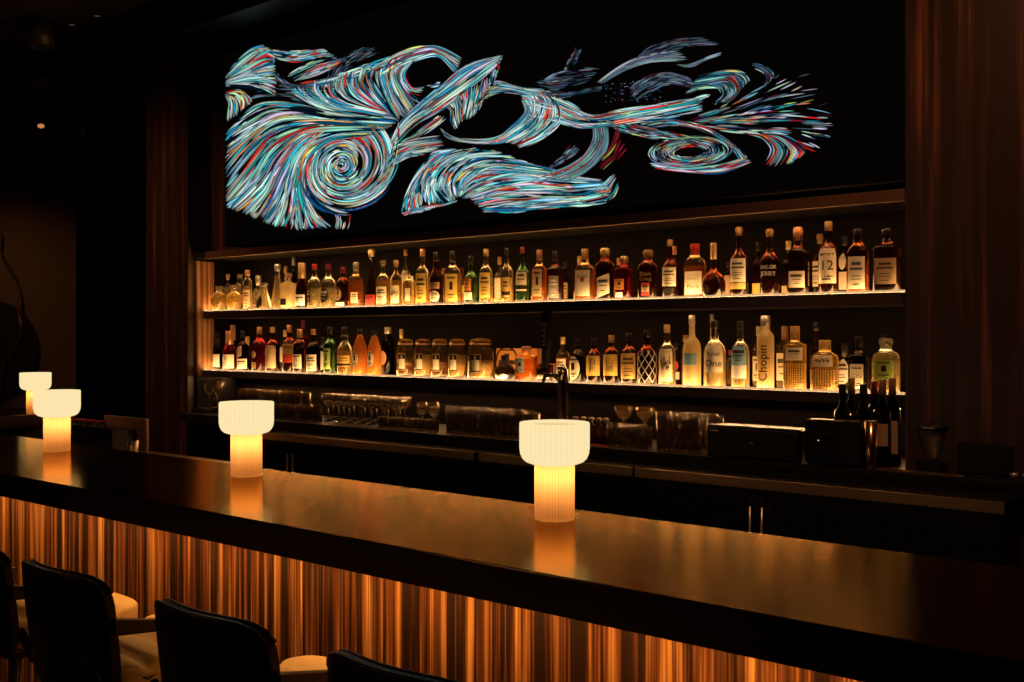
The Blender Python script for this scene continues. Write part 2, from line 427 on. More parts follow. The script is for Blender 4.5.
# fans at the top left edge
band([[(224, 78), (235, 62), (250, 50), (262, 46)], [(225, 80), (245, 66), (262, 54), (274, 50)], [(226, 82), (248, 74), (265, 68), (276, 66)], [(226, 84), (250, 80), (265, 82), (277, 84)], [(226, 86), (250, 88), (265, 92), (276, 100)]], 330, .3, .8, (1.2, 2.4))
band([[(228, 92), (240, 90), (248, 96), (252, 102)], [(226, 94), (236, 94), (242, 102), (240, 112)], [(225, 96), (229, 104), (228, 112), (226, 124)]], 90, .4, .9, (1.1, 2.2), WARM)
band([[(262, 49), (275, 50), (292, 52), (310, 51), (325, 50)], [(268, 54), (282, 60), (300, 61), (320, 58), (335, 56)]], 170, .1, .3, (1, 2), PAL, (.4, .9))
band([[(288, 76), (305, 66), (322, 60), (338, 58)], [(296, 82), (312, 76), (328, 70), (342, 62)]], 130, .2, .6, (.9, 1.8), PAL, (.4, .85))
band([[(272, 76), (285, 88), (300, 98), (330, 108)], [(278, 74), (292, 84), (318, 84), (340, 72)], [(240, 104), (262, 98), (285, 98), (310, 104)]], 160, .1, .3, (.5, 1.0), DIM, (.5, 1))
band([[(326, 82), (336, 62), (352, 52), (372, 46)], [(332, 90), (345, 72), (362, 62), (380, 52)]], 150, .08, .2, (.5, 1.0), DIM, (.3, .7))
# breaking crests above the feather
band([[(290, 90), (300, 96), (325, 108), (380, 118)], [(306, 84), (312, 96), (335, 108), (385, 117)], [(320, 79), (320, 92), (338, 105), (388, 115)], [(334, 77), (334, 92), (350, 103), (390, 114)],
      [(346, 73), (344, 88), (358, 101), (392, 114)], [(358, 70), (354, 84), (366, 99), (394, 116)], [(372, 64), (366, 80), (374, 97), (396, 118)], [(388, 57), (378, 73), (384, 94), (398, 122)], [(404, 54), (392, 70), (394, 92), (402, 112)]], 620, .25, .7, (1.1, 2.4), WARM if 0 else PAL)
band([[(300, 84), (330, 78), (352, 70), (372, 64), (400, 54)], [(310, 88), (336, 82), (358, 76), (380, 68), (404, 60)]], 120, .1, .3, (1.2, 2.4), PAL, (.6, 1))
# arch
band([[(372, 69), (390, 58), (412, 49), (436, 47), (462, 59)], [(378, 72), (396, 62), (416, 54), (438, 51), (460, 63)], [(382, 78), (398, 67), (418, 59), (440, 56), (457, 74)]], 300, .2, .6, (1, 2.2), PAL, (.5, 1))
band([[(400, 60), (388, 74), (392, 96), (404, 118)], [(408, 60), (398, 76), (404, 92), (416, 108)], [(416, 60), (406, 74), (414, 88), (426, 86)]], 150, .3, .8, (1, 2), PAL, (.4, .85))
band([[(424, 86), (434, 85), (441, 83)], [(428, 88), (436, 87), (440, 86)]], 12, .5, 1, (1, 2))
# wing
band([[(392, 142), (402, 122), (420, 104), (442, 86), (468, 66), (503, 56)], [(393, 144), (408, 122), (430, 105), (455, 87), (478, 70), (502, 57)], [(395, 146), (414, 126), (438, 112), (460, 96), (482, 78), (500, 62)]], 620, .15, .45, (1, 2.3), PAL, (.55, 1))
band([[(400, 142), (420, 130), (440, 116)], [(404, 144), (424, 134), (446, 118)]], 40, .3, .8, (.8, 1.6), WARM)
band([[(446, 108), (452, 112), (452, 122), (456, 130)], [(458, 98), (460, 106), (462, 122)], [(468, 88), (468, 100), (464, 120)], [(480, 82), (476, 100), (472, 118)], [(488, 76), (488, 90), (486, 104)], [(499, 60), (500, 68), (494, 76)]], 200, .3, .8, (.8, 1.8), PAL, (.35, .8))
# ring
band([[(474, 110), (486, 98), (504, 92), (524, 94), (540, 98)], [(486, 88), (500, 82), (520, 88), (546, 90)]], 210, .2, .5, (.7, 1.6), PAL, (.3, .75))
band([[(440, 128), (452, 137), (478, 141), (498, 137), (514, 125), (526, 112), (522, 100)], [(446, 136), (458, 141), (484, 143), (508, 140), (528, 126), (538, 112), (532, 98)]], 260, .15, .4, (.8, 1.8), PAL, (.5, 1))
band([[(500, 141), (520, 128), (532, 112), (530, 98), (520, 92)], [(512, 144), (532, 132), (545, 116), (546, 100), (536, 90)], [(522, 148), (545, 138), (562, 122), (560, 106), (548, 94)]], 420, .15, .4, (.9, 2.0), PAL, (.5, 1))
# main river to the right
band([[(520, 92), (545, 95), (570, 104), (592, 116), (620, 110), (655, 105), (690, 99), (712, 94)], [(524, 102), (550, 108), (575, 117), (600, 121), (630, 116), (665, 110), (700, 102)], [(530, 118), (556, 122), (580, 128), (604, 127), (634, 122), (668, 118), (704, 112)]], 760, .08, .25, (.9, 2.0), PAL, (.45, 1))
band([[(534, 84), (555, 90), (575, 86), (592, 80)], [(545, 80), (560, 72), (580, 69), (600, 69)]], 120, .15, .4, (.5, 1.1), DIM, (.4, .9))
band([[(526, 90), (550, 92), (575, 92), (600, 86)], [(540, 96), (560, 98), (580, 94), (604, 90)]], 130, .08, .2, (.5, 1.1), DIM, (.5, 1))
band([[(564, 70), (570, 58), (576, 48)], [(570, 70), (578, 58), (582, 47)]], 30, .15, .3, (1, 2), DIM, (.5, 1))
band([[(598, 82), (618, 68), (645, 56), (680, 50)], [(602, 84), (624, 71), (650, 62), (690, 61)]], 90, .3, .7, (.7, 1.5), [((.65, .72, .78), 1), ((.42, .52, .60), 1)], (.6, 1))
band([[(632, 62), (650, 48), (675, 40), (702, 38)], [(645, 60), (668, 52), (690, 46), (720, 44)]], 170, .1, .35, (.5, 1.2), DIM, (.35, .8))
band([[(676, 64), (692, 64), (706, 58), (722, 53)], [(680, 66), (694, 66), (708, 60), (720, 56)]], 26, .3, .8, (.8, 1.4), [((.6, .7, .74), 1)])
band([[(630, 88), (645, 78), (665, 72), (690, 78)], [(636, 102), (650, 92), (672, 84), (700, 90)]], 170, .1, .3, (.7, 1.6), DIM, (.4, 1))
for _ in range(110): 
    x, y = R.uniform(598, 660), R.uniform(82, 102); stroke([(x, y), (x+R.uniform(.5, 2), y+R.uniform(-1, 1)), (x+R.uniform(1, 3), y+R.uniform(-1, 1))], R.uniform(.5, 1.3), pick(DIM), R.uniform(.4, .9))
band([[(700, 76), (720, 72), (742, 72), (752, 80)], [(690, 86), (712, 82), (732, 80), (738, 92), (728, 102)], [(686, 94), (704, 88), (718, 88), (722, 96), (712, 104)]], 260, .2, .5, (.8, 2), PAL+DIM, (.35, .85))
band([[(752, 64), (764, 66), (772, 72), (774, 78)], [(756, 68), (764, 72), (768, 78), (768, 84)]], 26, .3, .8, (.8, 1.8), DIM, (.4, .8))
# right starburst
band([[(690, 118), (720, 108), (745, 92), (768, 74)], [(692, 119), (735, 106), (775, 88), (812, 74)], [(694, 121), (740, 112), (785, 98), (826, 92)], [(696, 122), (745, 119), (790, 116), (836, 120)], [(698, 124), (745, 124), (790, 126), (834, 126)], [(698, 126), (740, 130), (785, 132), (828, 141)], [(698, 128), (735, 132), (775, 138), (817, 152)]], 210, .08, .22, (.8, 1.7), PAL+DIM+WARM, (.35, .85))
band([[(745, 134), (762, 138), (772, 150), (764, 165)], [(752, 133), (772, 138), (784, 150), (776, 166)], [(760, 132), (782, 138), (796, 152), (790, 164)], [(768, 132), (790, 138), (806, 150), (804, 154)]], 90, .4, .9, (1, 2.6), WARM, (.4, .9))
band([[(660, 128), (690, 126), (715, 136), (735, 146), (748, 158)], [(640, 124), (670, 120), (700, 126), (725, 140), (740, 160)]], 330, .1, .3, (.8, 1.8), PAL+DIM, (.4, .9))
for _ in range(330):
    r = R.uniform(.35, 1.05); th = R.uniform(0, 2*pi); L = R.uniform(.4, 1.2); pts = []
    for i in range(9):
        t = th+L*i/8; pts.append((690+r*40*cos(t)+R.uniform(-.2, .2), 152+r*15*sin(t)-r*2*cos(t)))
    stroke(pts, R.uniform(.7, 1.6), pick(PAL+DIM+WARM), R.uniform(.35, .9))
band([[(650, 162), (680, 168), (715, 166), (745, 158)], [(656, 168), (690, 172), (722, 172), (752, 162)]], 130, .2, .5, (.9, 2), WARM, (.5, 1))
# loops in the middle
band([[(594, 124), (594, 140), (582, 158), (562, 170), (530, 178)], [(602, 124), (603, 142), (592, 160), (570, 174), (540, 184)], [(608, 126), (608, 146), (598, 162), (576, 178), (550, 188)]], 200, .25, .6, (.8, 1.6), [((.45, .70, .68), 3), ((.55, .62, .66), 2), ((.6, .2, .25), 1)], (.45, .9))
band([[(546, 168), (560, 156), (574, 144)], [(550, 170), (566, 160), (580, 150)]], 60, .1, .4, (.6, 1.5), DIM, (.6, 1))
band([[(618, 124), (612, 144), (600, 160)], [(628, 150), (618, 160), (600, 176)]], 40, .3, .7, (.8, 1.6), [((.5, .08, .16), 3), ((.7, .75, .3), 1)], (.4, .8))
band([[(590, 112), (625, 122), (660, 130), (700, 140)], [(620, 132), (650, 138), (680, 140), (700, 146)]], 260, .06, .2, (.7, 1.6), PAL+DIM, (.3, .8))
band([[(560, 205), (590, 204), (612, 198), (618, 186)], [(560, 192), (585, 192), (602, 184), (614, 172)]], 60, .3, .8, (.9, 1.8), PAL, (.4, .9))
# shell below
band([[(402, 214), (406, 196), (416, 174), (432, 154), (448, 150)], [(418, 208), (420, 190), (428, 170), (445, 156), (466, 150)], [(436, 204), (430, 188), (436, 172), (452, 158), (480, 149)], [(450, 203), (440, 190), (444, 174), (462, 158), (500, 152)],
      [(455, 200), (452, 184), (462, 168), (490, 158), (530, 164)], [(458, 196), (466, 178), (490, 168), (530, 170), (580, 176)], [(462, 197), (485, 184), (520, 178), (560, 180), (606, 182)], [(470, 198), (500, 190), (540, 188), (575, 190), (612, 186)], [(478, 206), (510, 200), (545, 200), (580, 198), (612, 192)], [(486, 213), (512, 213), (545, 208), (580, 206), (608, 202)]], 1300, .12, .35, (1.1, 2.4), PAL, (.5, 1))
band([[(402, 213), (420, 208), (440, 204), (456, 202)], [(404, 215), (424, 210), (444, 206), (460, 200)]], 60, .1, .3, (.8, 1.6), PAL, (.5, 1))
# link between the spiral and the shell
band([[(382, 160), (396, 146), (414, 140), (440, 136)], [(384, 172), (398, 158), (414, 150), (446, 146)], [(372, 190), (390, 170), (405, 158), (420, 156)]], 190, .2, .5, (.9, 1.9), PAL, (.4, .85))
band([[(386, 168), (394, 150), (398, 135), (400, 122)], [(378, 190), (392, 170), (398, 150), (396, 130)]], 110, .2, .5, (1, 2), PAL, (.5, .9))
m, nt, out = new_mat('lit_pixels')
at_ = nt.nodes.new('ShaderNodeAttribute'); at_.attribute_name = 'pixel'
e_ = nt.nodes.new('ShaderNodeEmission'); e_.inputs[1].default_value = 1.75
nt.links.new(at_.outputs['Color'], e_.inputs[0]); nt.links.new(e_.outputs[0], out.inputs[0])
img = mesh_obj('screen_image', SV, SF, m, scr, False)
ca = img.data.color_attributes.new('pixel', 'FLOAT_COLOR', 'POINT')
ca.data.foreach_set('color', [c for q in SC for c in q])

# ====================================================================== THE BAR
BT = 1.08; YN, YF = 1.813, 2.552
bar = thing('bar_counter', 'long bar counter with dark polished top over a glowing striped wood front', 'bar counter', (0, 0, 0))
box('counter_top', -7.0, 1.2, YN, YF, BT-.068, BT, M['bar_top'], bar, .004)
box('counter_edge', -7.0, 1.2, YN-.003, YN-.0005, BT-.086, BT-.004, M['bar_edge'], bar)
box('front_panel', -7.0, 1.2, 2.05, 2.07, 0.10, BT-.0685, M['front_wood'], bar)
box('kick_board', -7.0, 1.2, 2.09, 2.12, 0, .0995, M['black'], bar)
box('bar_carcass', -7.0, 1.2, 2.125, YF-.05, 0.0, BT-.0685, M['black'], bar)
M['led'] = emis('bar_front_led', (1, .50, .15), 44)
box('led_channel', -7.0, 1.2, YN, YN+.018, BT-.086, BT-.0685, M['black'], bar)
box('led_strip', -7.0, 1.2, YN+.0185, YN+.034, BT-.080, BT-.0688, M['led'], bar)
ret = thing('bar_return', 'dark side counter at the far left carrying the most distant table lamp', 'bar counter', (0, 0, 0))
box('counter_top', -7.75, -7.002, 1.813, 3.60, BT-.086, BT, M['bar_top'], ret, .004)
box('front_panel', -7.55, -7.10, 2.1, 3.55, 0, BT-.0865, M['cab'], ret)

# ---------- table lamps ----------
def ribbed_mod(nt, lo, hi, n=48):
    """share of light let through by the flutes of the glass: thicker ribs pass less"""
    tc = nt.nodes.new('ShaderNodeTexCoord'); sp = nt.nodes.new('ShaderNodeSeparateXYZ'); nt.links.new(tc.outputs['Object'], sp.inputs[0])
    a = nt.nodes.new('ShaderNodeMath'); a.operation = 'ARCTAN2'; nt.links.new(sp.outputs[1], a.inputs[0]); nt.links.new(sp.outputs[0], a.inputs[1])
    b = nt.nodes.new('ShaderNodeMath'); b.operation = 'MULTIPLY'; b.inputs[1].default_value = n; nt.links.new(a.outputs[0], b.inputs[0])
    c = nt.nodes.new('ShaderNodeMath'); c.operation = 'COSINE'; nt.links.new(b.outputs[0], c.inputs[0])
    d = nt.nodes.new('ShaderNodeMapRange'); d.inputs[1].default_value = -1; d.inputs[2].default_value = 1; d.inputs[3].default_value = lo; d.inputs[4].default_value = hi
    nt.links.new(c.outputs[0], d.inputs[0]); return d.outputs[0]
m, nt, out = new_mat('lamp_shade_glow')
e_ = nt.nodes.new('ShaderNodeEmission'); e_.inputs[0].default_value = (1, .79, .42, 1); nt.links.new(ribbed_mod(nt, .955, 1.01, 40), e_.inputs[1]); nt.links.new(e_.outputs[0], out.inputs[0])
M['lamp_shade'] = m
M['lamp_disc'] = emis('lamp_diffuser_disc', (1, .68, .30), .85)
m, nt, out = new_mat('lamp_column_glass')
cm_ = nt.nodes.new('ShaderNodeMix'); cm_.data_type = 'RGBA'; cm_.inputs[6].default_value = (.86, .46, .16, 1); cm_.inputs[7].default_value = (.97, .60, .26, 1); nt.links.new(ribbed_mod(nt, 0, 1, 40), cm_.inputs[0])
t_ = nt.nodes.new('ShaderNodeBsdfTranslucent'); nt.links.new(cm_.outputs[2], t_.inputs[0])
d_ = nt.nodes.new('ShaderNodeBsdfDiffuse'); nt.links.new(cm_.outputs[2], d_.inputs[0])
g_ = nt.nodes.new('ShaderNodeBsdfGlossy'); g_.inputs['Roughness'].default_value = .25; g_.inputs[0].default_value = (.8, .7, .5, 1)
x1 = nt.nodes.new('ShaderNodeMixShader'); x1.inputs[0].default_value = .3
x2 = nt.nodes.new('ShaderNodeMixShader'); x2.inputs[0].default_value = .05
nt.links.new(t_.outputs[0], x1.inputs[1]); nt.links.new(d_.outputs[0], x1.inputs[2]); nt.links.new(x1.outputs[0], x2.inputs[1]); nt.links.new(g_.outputs[0], x2.inputs[2]); nt.links.new(x2.outputs[0], out.inputs[0])
M['lamp_column'] = m
M['lamp_bulb'] = emis('lamp_bulb', (1, .66, .34), 15)
def make_lamp(label, loc):
    t = thing('table_lamp', label, 'lamp', loc, 0, 'table lamps on the bar')
    H = .277; RS = .099; RC = .056; zs = .158
    pr = [(0, zs-.002), (RC-.004, zs-.002), (RC+.008, zs), (.080, zs+.006), (.090, zs+.015), (.0965, zs+.028), (RS, zs+.045), (RS, H-.004), (RS-.002, H), (RS-.005, H), (RS-.006, H-.004), (RS-.007, H-.010)]
    lathe('lamp_shade', pr, M['lamp_shade'], t, 144, rib=.0016, ribn=48)
    lathe('diffuser', [(RS-.008, H-.0105), (0, H-.010)], M['lamp_disc'], t, 48)
    lathe('lamp_column', [(RC-.003, 0), (RC, .002), (RC, .010), (RC, .05), (RC, .1), (RC, zs-.003), (RC-.006, zs-.0025), (0, zs-.0024)], M['lamp_column'], t, 144, rib=.0016, ribn=48)
    lathe('foot', [(0, .0005), (RC-.003, .0005), (RC-.003, .003), (0, .0035)], M['lamp_column'], t, 32)
    lathe('bulb', [(0, .104), (.022, .105), (.026, .110), (.026, .147), (0, .148)], M['lamp_bulb'], t, 20)
    return t
l1 = make_lamp('nearest of the glowing ribbed table lamps, alone in the middle of the bar', (wx(554.5, 2.375), 2.375, BT))
lx2 = wx(246.5, 2.375)
copy_tree(l1, (lx2, 2.375, BT), .3, 'glowing ribbed lamp on the bar in front of the left end of the shelves')
copy_tree(l1, (wx(57, 2.33), 2.33, BT), .7, 'glowing ribbed lamp on the left part of the bar, overlapping the smaller one behind')
copy_tree(l1, (wx(35.5, 3.40), 3.40, BT), 1.1, 'smallest and farthest glowing lamp, on the side counter at the far left')

# ---------- bar stools ----------
def make_stool(label, loc, rz=0):
    t = thing('bar_stool', label, 'bar stool', loc, rz, 'stools along the bar')
    W = .215
    def bend(x, y, z):      # wrap round the sitter, lean back a little, top corners dropped slightly
        s = x/W
        return (x*(1-.06*max(0, .5-(z+.14)/.28)), y+.055*s*s-.03*(z+.14)/.28, z-.012*abs(s)**4*(1 if z > 0 else 0))
    bm = pad_data(W, .022, .16, 7, 14, bend); bmesh.ops.translate(bm, verts=bm.verts, vec=(0, 0, .838))
    bk = bm_obj('backrest', bm, M['leather_black'], t, True)
    for off in (-.012, .012):
        pts = []
        for i in range(25):
            s = -0.97+1.94*i/24; x = W*s; zt = .16*(1-abs(s)**7)**(1/7)*(1-(abs(off)/.022)**7*.5)
            pts.append((x, off+.055*s*s-.03*zt/.14, .838+zt-.002-.012*abs(s)**4))
        tube('piping', pts, .0060, M['leather_black'], bk, 6)
    def seatf(x, y, z):
        g = 0
        for q in (-.11, 0.0, .11): g = min(g, -.018*math.exp(-((y-q)/.016)**2))
        return (x, y, z+(g if z > 0 else 0)+(.006*(1-(x/.22)**2) if z > 0 else 0))
    bm = pad_data(.215, .225, .04, 6, 26, seatf); bmesh.ops.translate(bm, verts=bm.verts, vec=(0, .245, .722))
    bm_obj('seat', bm, M['leather_tan'], t, True)
    box('seat_frame', -.20, .20, .04, .45, .665, .694, M['stool_wood'], t, .006)
    for s in (-1, 1):
        bm = bmesh.new(); n = 8; pr = []
        for i in range(n+1):
            f = i/n; y = .035+.21*f; z = .868-.035*f; xx = s*(.214-.006*f*f); h = .016*(1-.55*f)+.004; w = .016*(1-.3*f)
            pr.append([bm.verts.new((xx+a*w, y, z+b*h)) for a, b in ((-1, -1), (1, -1), (1, 1), (-1, 1))])
        for i in range(n):
            for k in range(4): bm.faces.new((pr[i][k], pr[i][(k+1) % 4], pr[i+1][(k+1) % 4], pr[i+1][k]))
        bm.faces.new(pr[0][::-1]); bm.faces.new(pr[-1])
        bmesh.ops.recalc_face_normals(bm, faces=bm.faces)
        bm_obj('armrest', bm, M['stool_wood'], t)
        tube('arm_post', [(s*.208, .225, .84), (s*.21, .24, .76), (s*.19, .24, .68)], [.009, .011, .012], M['stool_wood'], t)
        tube('back_post', [(s*.18, -.015, .80), (s*.18, .02, .72), (s*.178, .06, .68)], [.012, .014, .014], M['stool_wood'], t)
        tube('leg', [(s*.18, .065, .67), (s*.20, .03, .35), (s*.215, 0, .001)], [.018, .016, .012], M['stool_wood'], t)
        tube('leg', [(s*.18, .42, .67), (s*.20, .45, .35), (s*.215, .48, .001)], [.018, .016, .012], M['stool_wood'], t)
    tube('foot_rail', [(-.21, .46, .26), (.21, .46, .26)], .010, M['brass'], t)
    return t
SY = 1.345
s0 = make_stool('black leather bar stool whose whole back shows at the lower left, second from the left', (-2.69, SY, 0))
copy_tree(s0, (-2.025, SY, 0), 0, 'wide black leather bar stool back in the middle of the row, third from the left')
copy_tree(s0, (-1.405, SY, 0), 0, 'bar stool with only the top of its black back showing at the bottom')
copy_tree(s0, (-3.25, SY, 0), 0, 'leftmost black bar stool, cut by the left side of the view')

# ====================================================================== BACK COUNTER
ZL = 1.06; YL = 4.20; ZW = 1.0; YW = 4.06
bc = thing('back_counter', 'long black back counter carrying the glassware and bar machines', 'counter', (0, 0, 0))
box('ledge_top', XL, XR+1.2, YL, 4.275, ZL-.03, ZL, M['black'], bc, .003)
box('ledge_top', XL, XR-.01, 4.276, YB-.003, ZL-.03, ZL, M['black'], bc)
box('ledge_front', XL, XR+1.2, YL+.01, YL+.03, ZW, ZL-.031, M['cab'], bc)
def cooler(x0, x1, label, split=None):
    t = thing('undercounter_fridge', label, 'fridge', (x0, YW, 0), 0, 'undercounter fridges')
    L = x1-x0
    box('cabinet_body', 0.004, L-.004, .03, .50 if x1 < XR else .14, .08, ZW-.047, M['cab'], t)
    box('steel_edge', 0.004, L-.004, 0, .010, ZW-.044, ZW, M['steel'], t, .002)
    box('worktop', 0.004, L-.004, .011, .149, ZW-.044, ZW-.002, M['cab'], t)
    cuts = [.004]+([split-x0] if split else [])+[L-.004]
    for k in range(len(cuts)-1):
        a, b = cuts[k]+.003, cuts[k+1]-.003
        d = box('door', a, b, .008, .0295, .10, ZW-.07, M['black_gloss'], t, .003)
        if split:
            hx = (b-.024) if k == 0 else (a+.024)
            tube('handle', [(hx, -.02, .60), (hx, -.02, ZW-.115)], .006, M['steel'], d)
            tube('handle_bracket', [(hx, -.02, ZW-.113), (hx, -.02, ZW-.085), (hx, .006, ZW-.085)], .007, M['black'], d)
    box('plinth', 0.02, L-.02, .05, .13, 0, .079, M['black'], t)
    return t
e0, e1, e2 = wx(478, YW), wx(633, YW), wx(1006, YW)
cooler(e0, e1, 'steel edged undercounter fridge behind the nearest table lamp')
cooler(e1+.005, e2, 'steel edged undercounter fridge with the longest bright edge, under the receipt printer', wx(758, YW))
cooler(wx(262, YW), e0-.03, 'dark undercounter fridge behind the second lamp with paired vertical handles', wx(292.5, YW))

# ---------- glassware ----------
def glass_profile(kind, h, r):
    t = .0022
    if kind == 'tumbler': return [(0, 0), (r*.86, 0), (r*.88, .004), (r, h), (r-t, h), (r*.88-t, .012), (0, .010)]
    if kind == 'coupe':
        return [(0, 0), (r*.72, 0), (r*.72, .002), (.006, .008), (.0035, .02), (.0035, h*.55), (.012, h*.58), (r*.8, h*.75), (r, h), (r-.0015, h), (r*.78, h*.77), (.01, h*.61), (0, h*.6)]
    if kind == 'wine':
        return [(0, 0), (r*.9, 0), (r*.9, .002), (.006, .008), (.0035, .02), (.0035, h*.45), (.014, h*.49), (r, h*.68), (r*.95, h*.82), (r*.78, h), (r*.78-.0015, h), (r*.93, h*.82), (r-.002, h*.69), (.012, h*.52), (0, h*.51)]
def glass(kind, h, r, label, group, name, cat='glass'):
    o = lathe(name, glass_profile(kind, h, r), M['g_thin'], None, 16)
    return tag(o, label, cat, group)
def row(proto, px0, px1, y, z, step, first=[None], stagger=0):
    x = wx(px0, y)+stagger; x1 = wx(px1, y)
    while x <= x1:
        if proto.get('free'): o = proto['o']; proto['free'] = False
        else: o = proto['o'].copy(); C.objects.link(o)
        o.location = (x+R.uniform(-.003, .003), y+R.uniform(-.004, .004), z); o.rotation_euler = (0, 0, R.uniform(0, 6)); x += step
def P_(o): return {'o': o, 'free': True}
g = P_(glass('tumbler', .10, .035, 'short clear tumbler in the dim rows just right of the second lamp', 'tumblers behind the second lamp', 'tumbler'))
for y in (4.31, 4.39): row(g, 243, 318, y, ZL, .078)
g = P_(glass('tumbler', .165, .034, 'tall clear highball glass at the back, behind the second lamp', 'highballs at the back left', 'highball_glass'))
for y in (4.50, 4.58): row(g, 243, 312, y, ZL, .078)
g = P_(glass('coupe', .16, .046, 'stemmed cocktail glass standing between the second lamp and the jars', 'stemmed glasses under the orange bottles', 'cocktail_glass'))
for y, a in ((4.39, 0), (4.50, .05), (4.61, 0)): row(g, 328, 408, y, ZL, .105, stagger=a)
g = P_(glass('wine', .15, .036, 'small stemmed glass below the five storage jars', 'small stemmed glasses under the jars', 'wine_glass'))
for y in (4.40, 4.50): row(g, 423, 444, y, ZL, .09)
g = P_(glass('tumbler', .07, .036, 'low rocks glass in front of the small stemmed glasses', 'rocks glasses below the jars', 'rocks_glass'))
row(g, 384, 441, 4.28, ZL, .082)
g = P_(glass('tumbler', .135, .037, 'tall clear tumbler in the packed rows left of the beer tap', 'tumblers left of the beer tap', 'highball_glass'))
for y, a in ((4.32, 0), (4.41, .03), (4.50, 0)): row(g, 452, 538, y, ZL, .082, stagger=a)
g = P_(glass('tumbler', .098, .037, 'clear tumbler in the packed rows right of the small stoppered bottles', 'tumblers right of the beer tap', 'tumbler'))
for y, a in ((4.29, 0), (4.38, .03), (4.47, 0)): row(g, 614, 648, y, ZL, .08, stagger=a)
g = P_(glass('tumbler', .17, .038, 'tall clear glass in the rows beside the long black drawer unit', 'tall glasses beside the drawer unit', 'highball_glass'))
for y, e, a in ((4.29, 700, 0), (4.385, 722, .03), (4.475, 722, 0)): row(g, 664, e, y, ZL, .084, stagger=a)
g = P_(glass('coupe', .175, .05, 'stemmed cocktail glass standing behind the tumblers right of the beer tap', 'stemmed glasses behind the tumblers', 'cocktail_glass'))
row(g, 624, 650, 4.62, ZL, .13)
g = P_(glass('wine', .20, .040, 'wine glass at the left end of the back counter under the champagne bottle', 'wine glasses at the left end', 'wine_glass'))
for y in (4.36, 4.50): row(g, 210, 218, y, ZL+.03, .09) if y < 4.4 else row(g, 219, 226, y, ZL+.03, .09)
box_r = tag(box('glass_rack', XL+.015, -6.445, 4.30, 4.56, ZL+.0005, ZL+.0295, M['black'], None, .004), 'low black rack under the wine glasses at the left end of the counter', 'rack')
# small stoppered bitters bottles
def bitters(px, label, h):
    y = 4.33; t = thing('bitters_bottle', label, 'bottle', (wx(px, y), y, ZL), 0, 'small bottles with round stoppers')
    lathe('glass_body', [(0, 0), (.022, 0), (.024, .004), (.024, h*.62), (.014, h*.72), (.009, h*.76), (.009, h*.82), (0, h*.82)], M['g_dark'], t, 14)
    lathe('round_stopper', [(0, h*.82), (.008, h*.82), (.008, h*.85), (.015, h*.90), (.016, h*.95), (.009, h*.99), (0, h)], M['cap_wood'], t, 12)
for i, (px, d) in enumerate([(575.5, 'leftmost of the five small bottles with round wooden stoppers'), (583.5, 'second small round-stoppered bottle right of the lamp shade'), (591.5, 'middle one of the five small round-stoppered bottles'), (599, 'fourth of the small round-stoppered bottles, near the tumblers'), (606, 'small round-stoppered bottle touching the tumbler rows')]):
    bitters(px, d, .135)

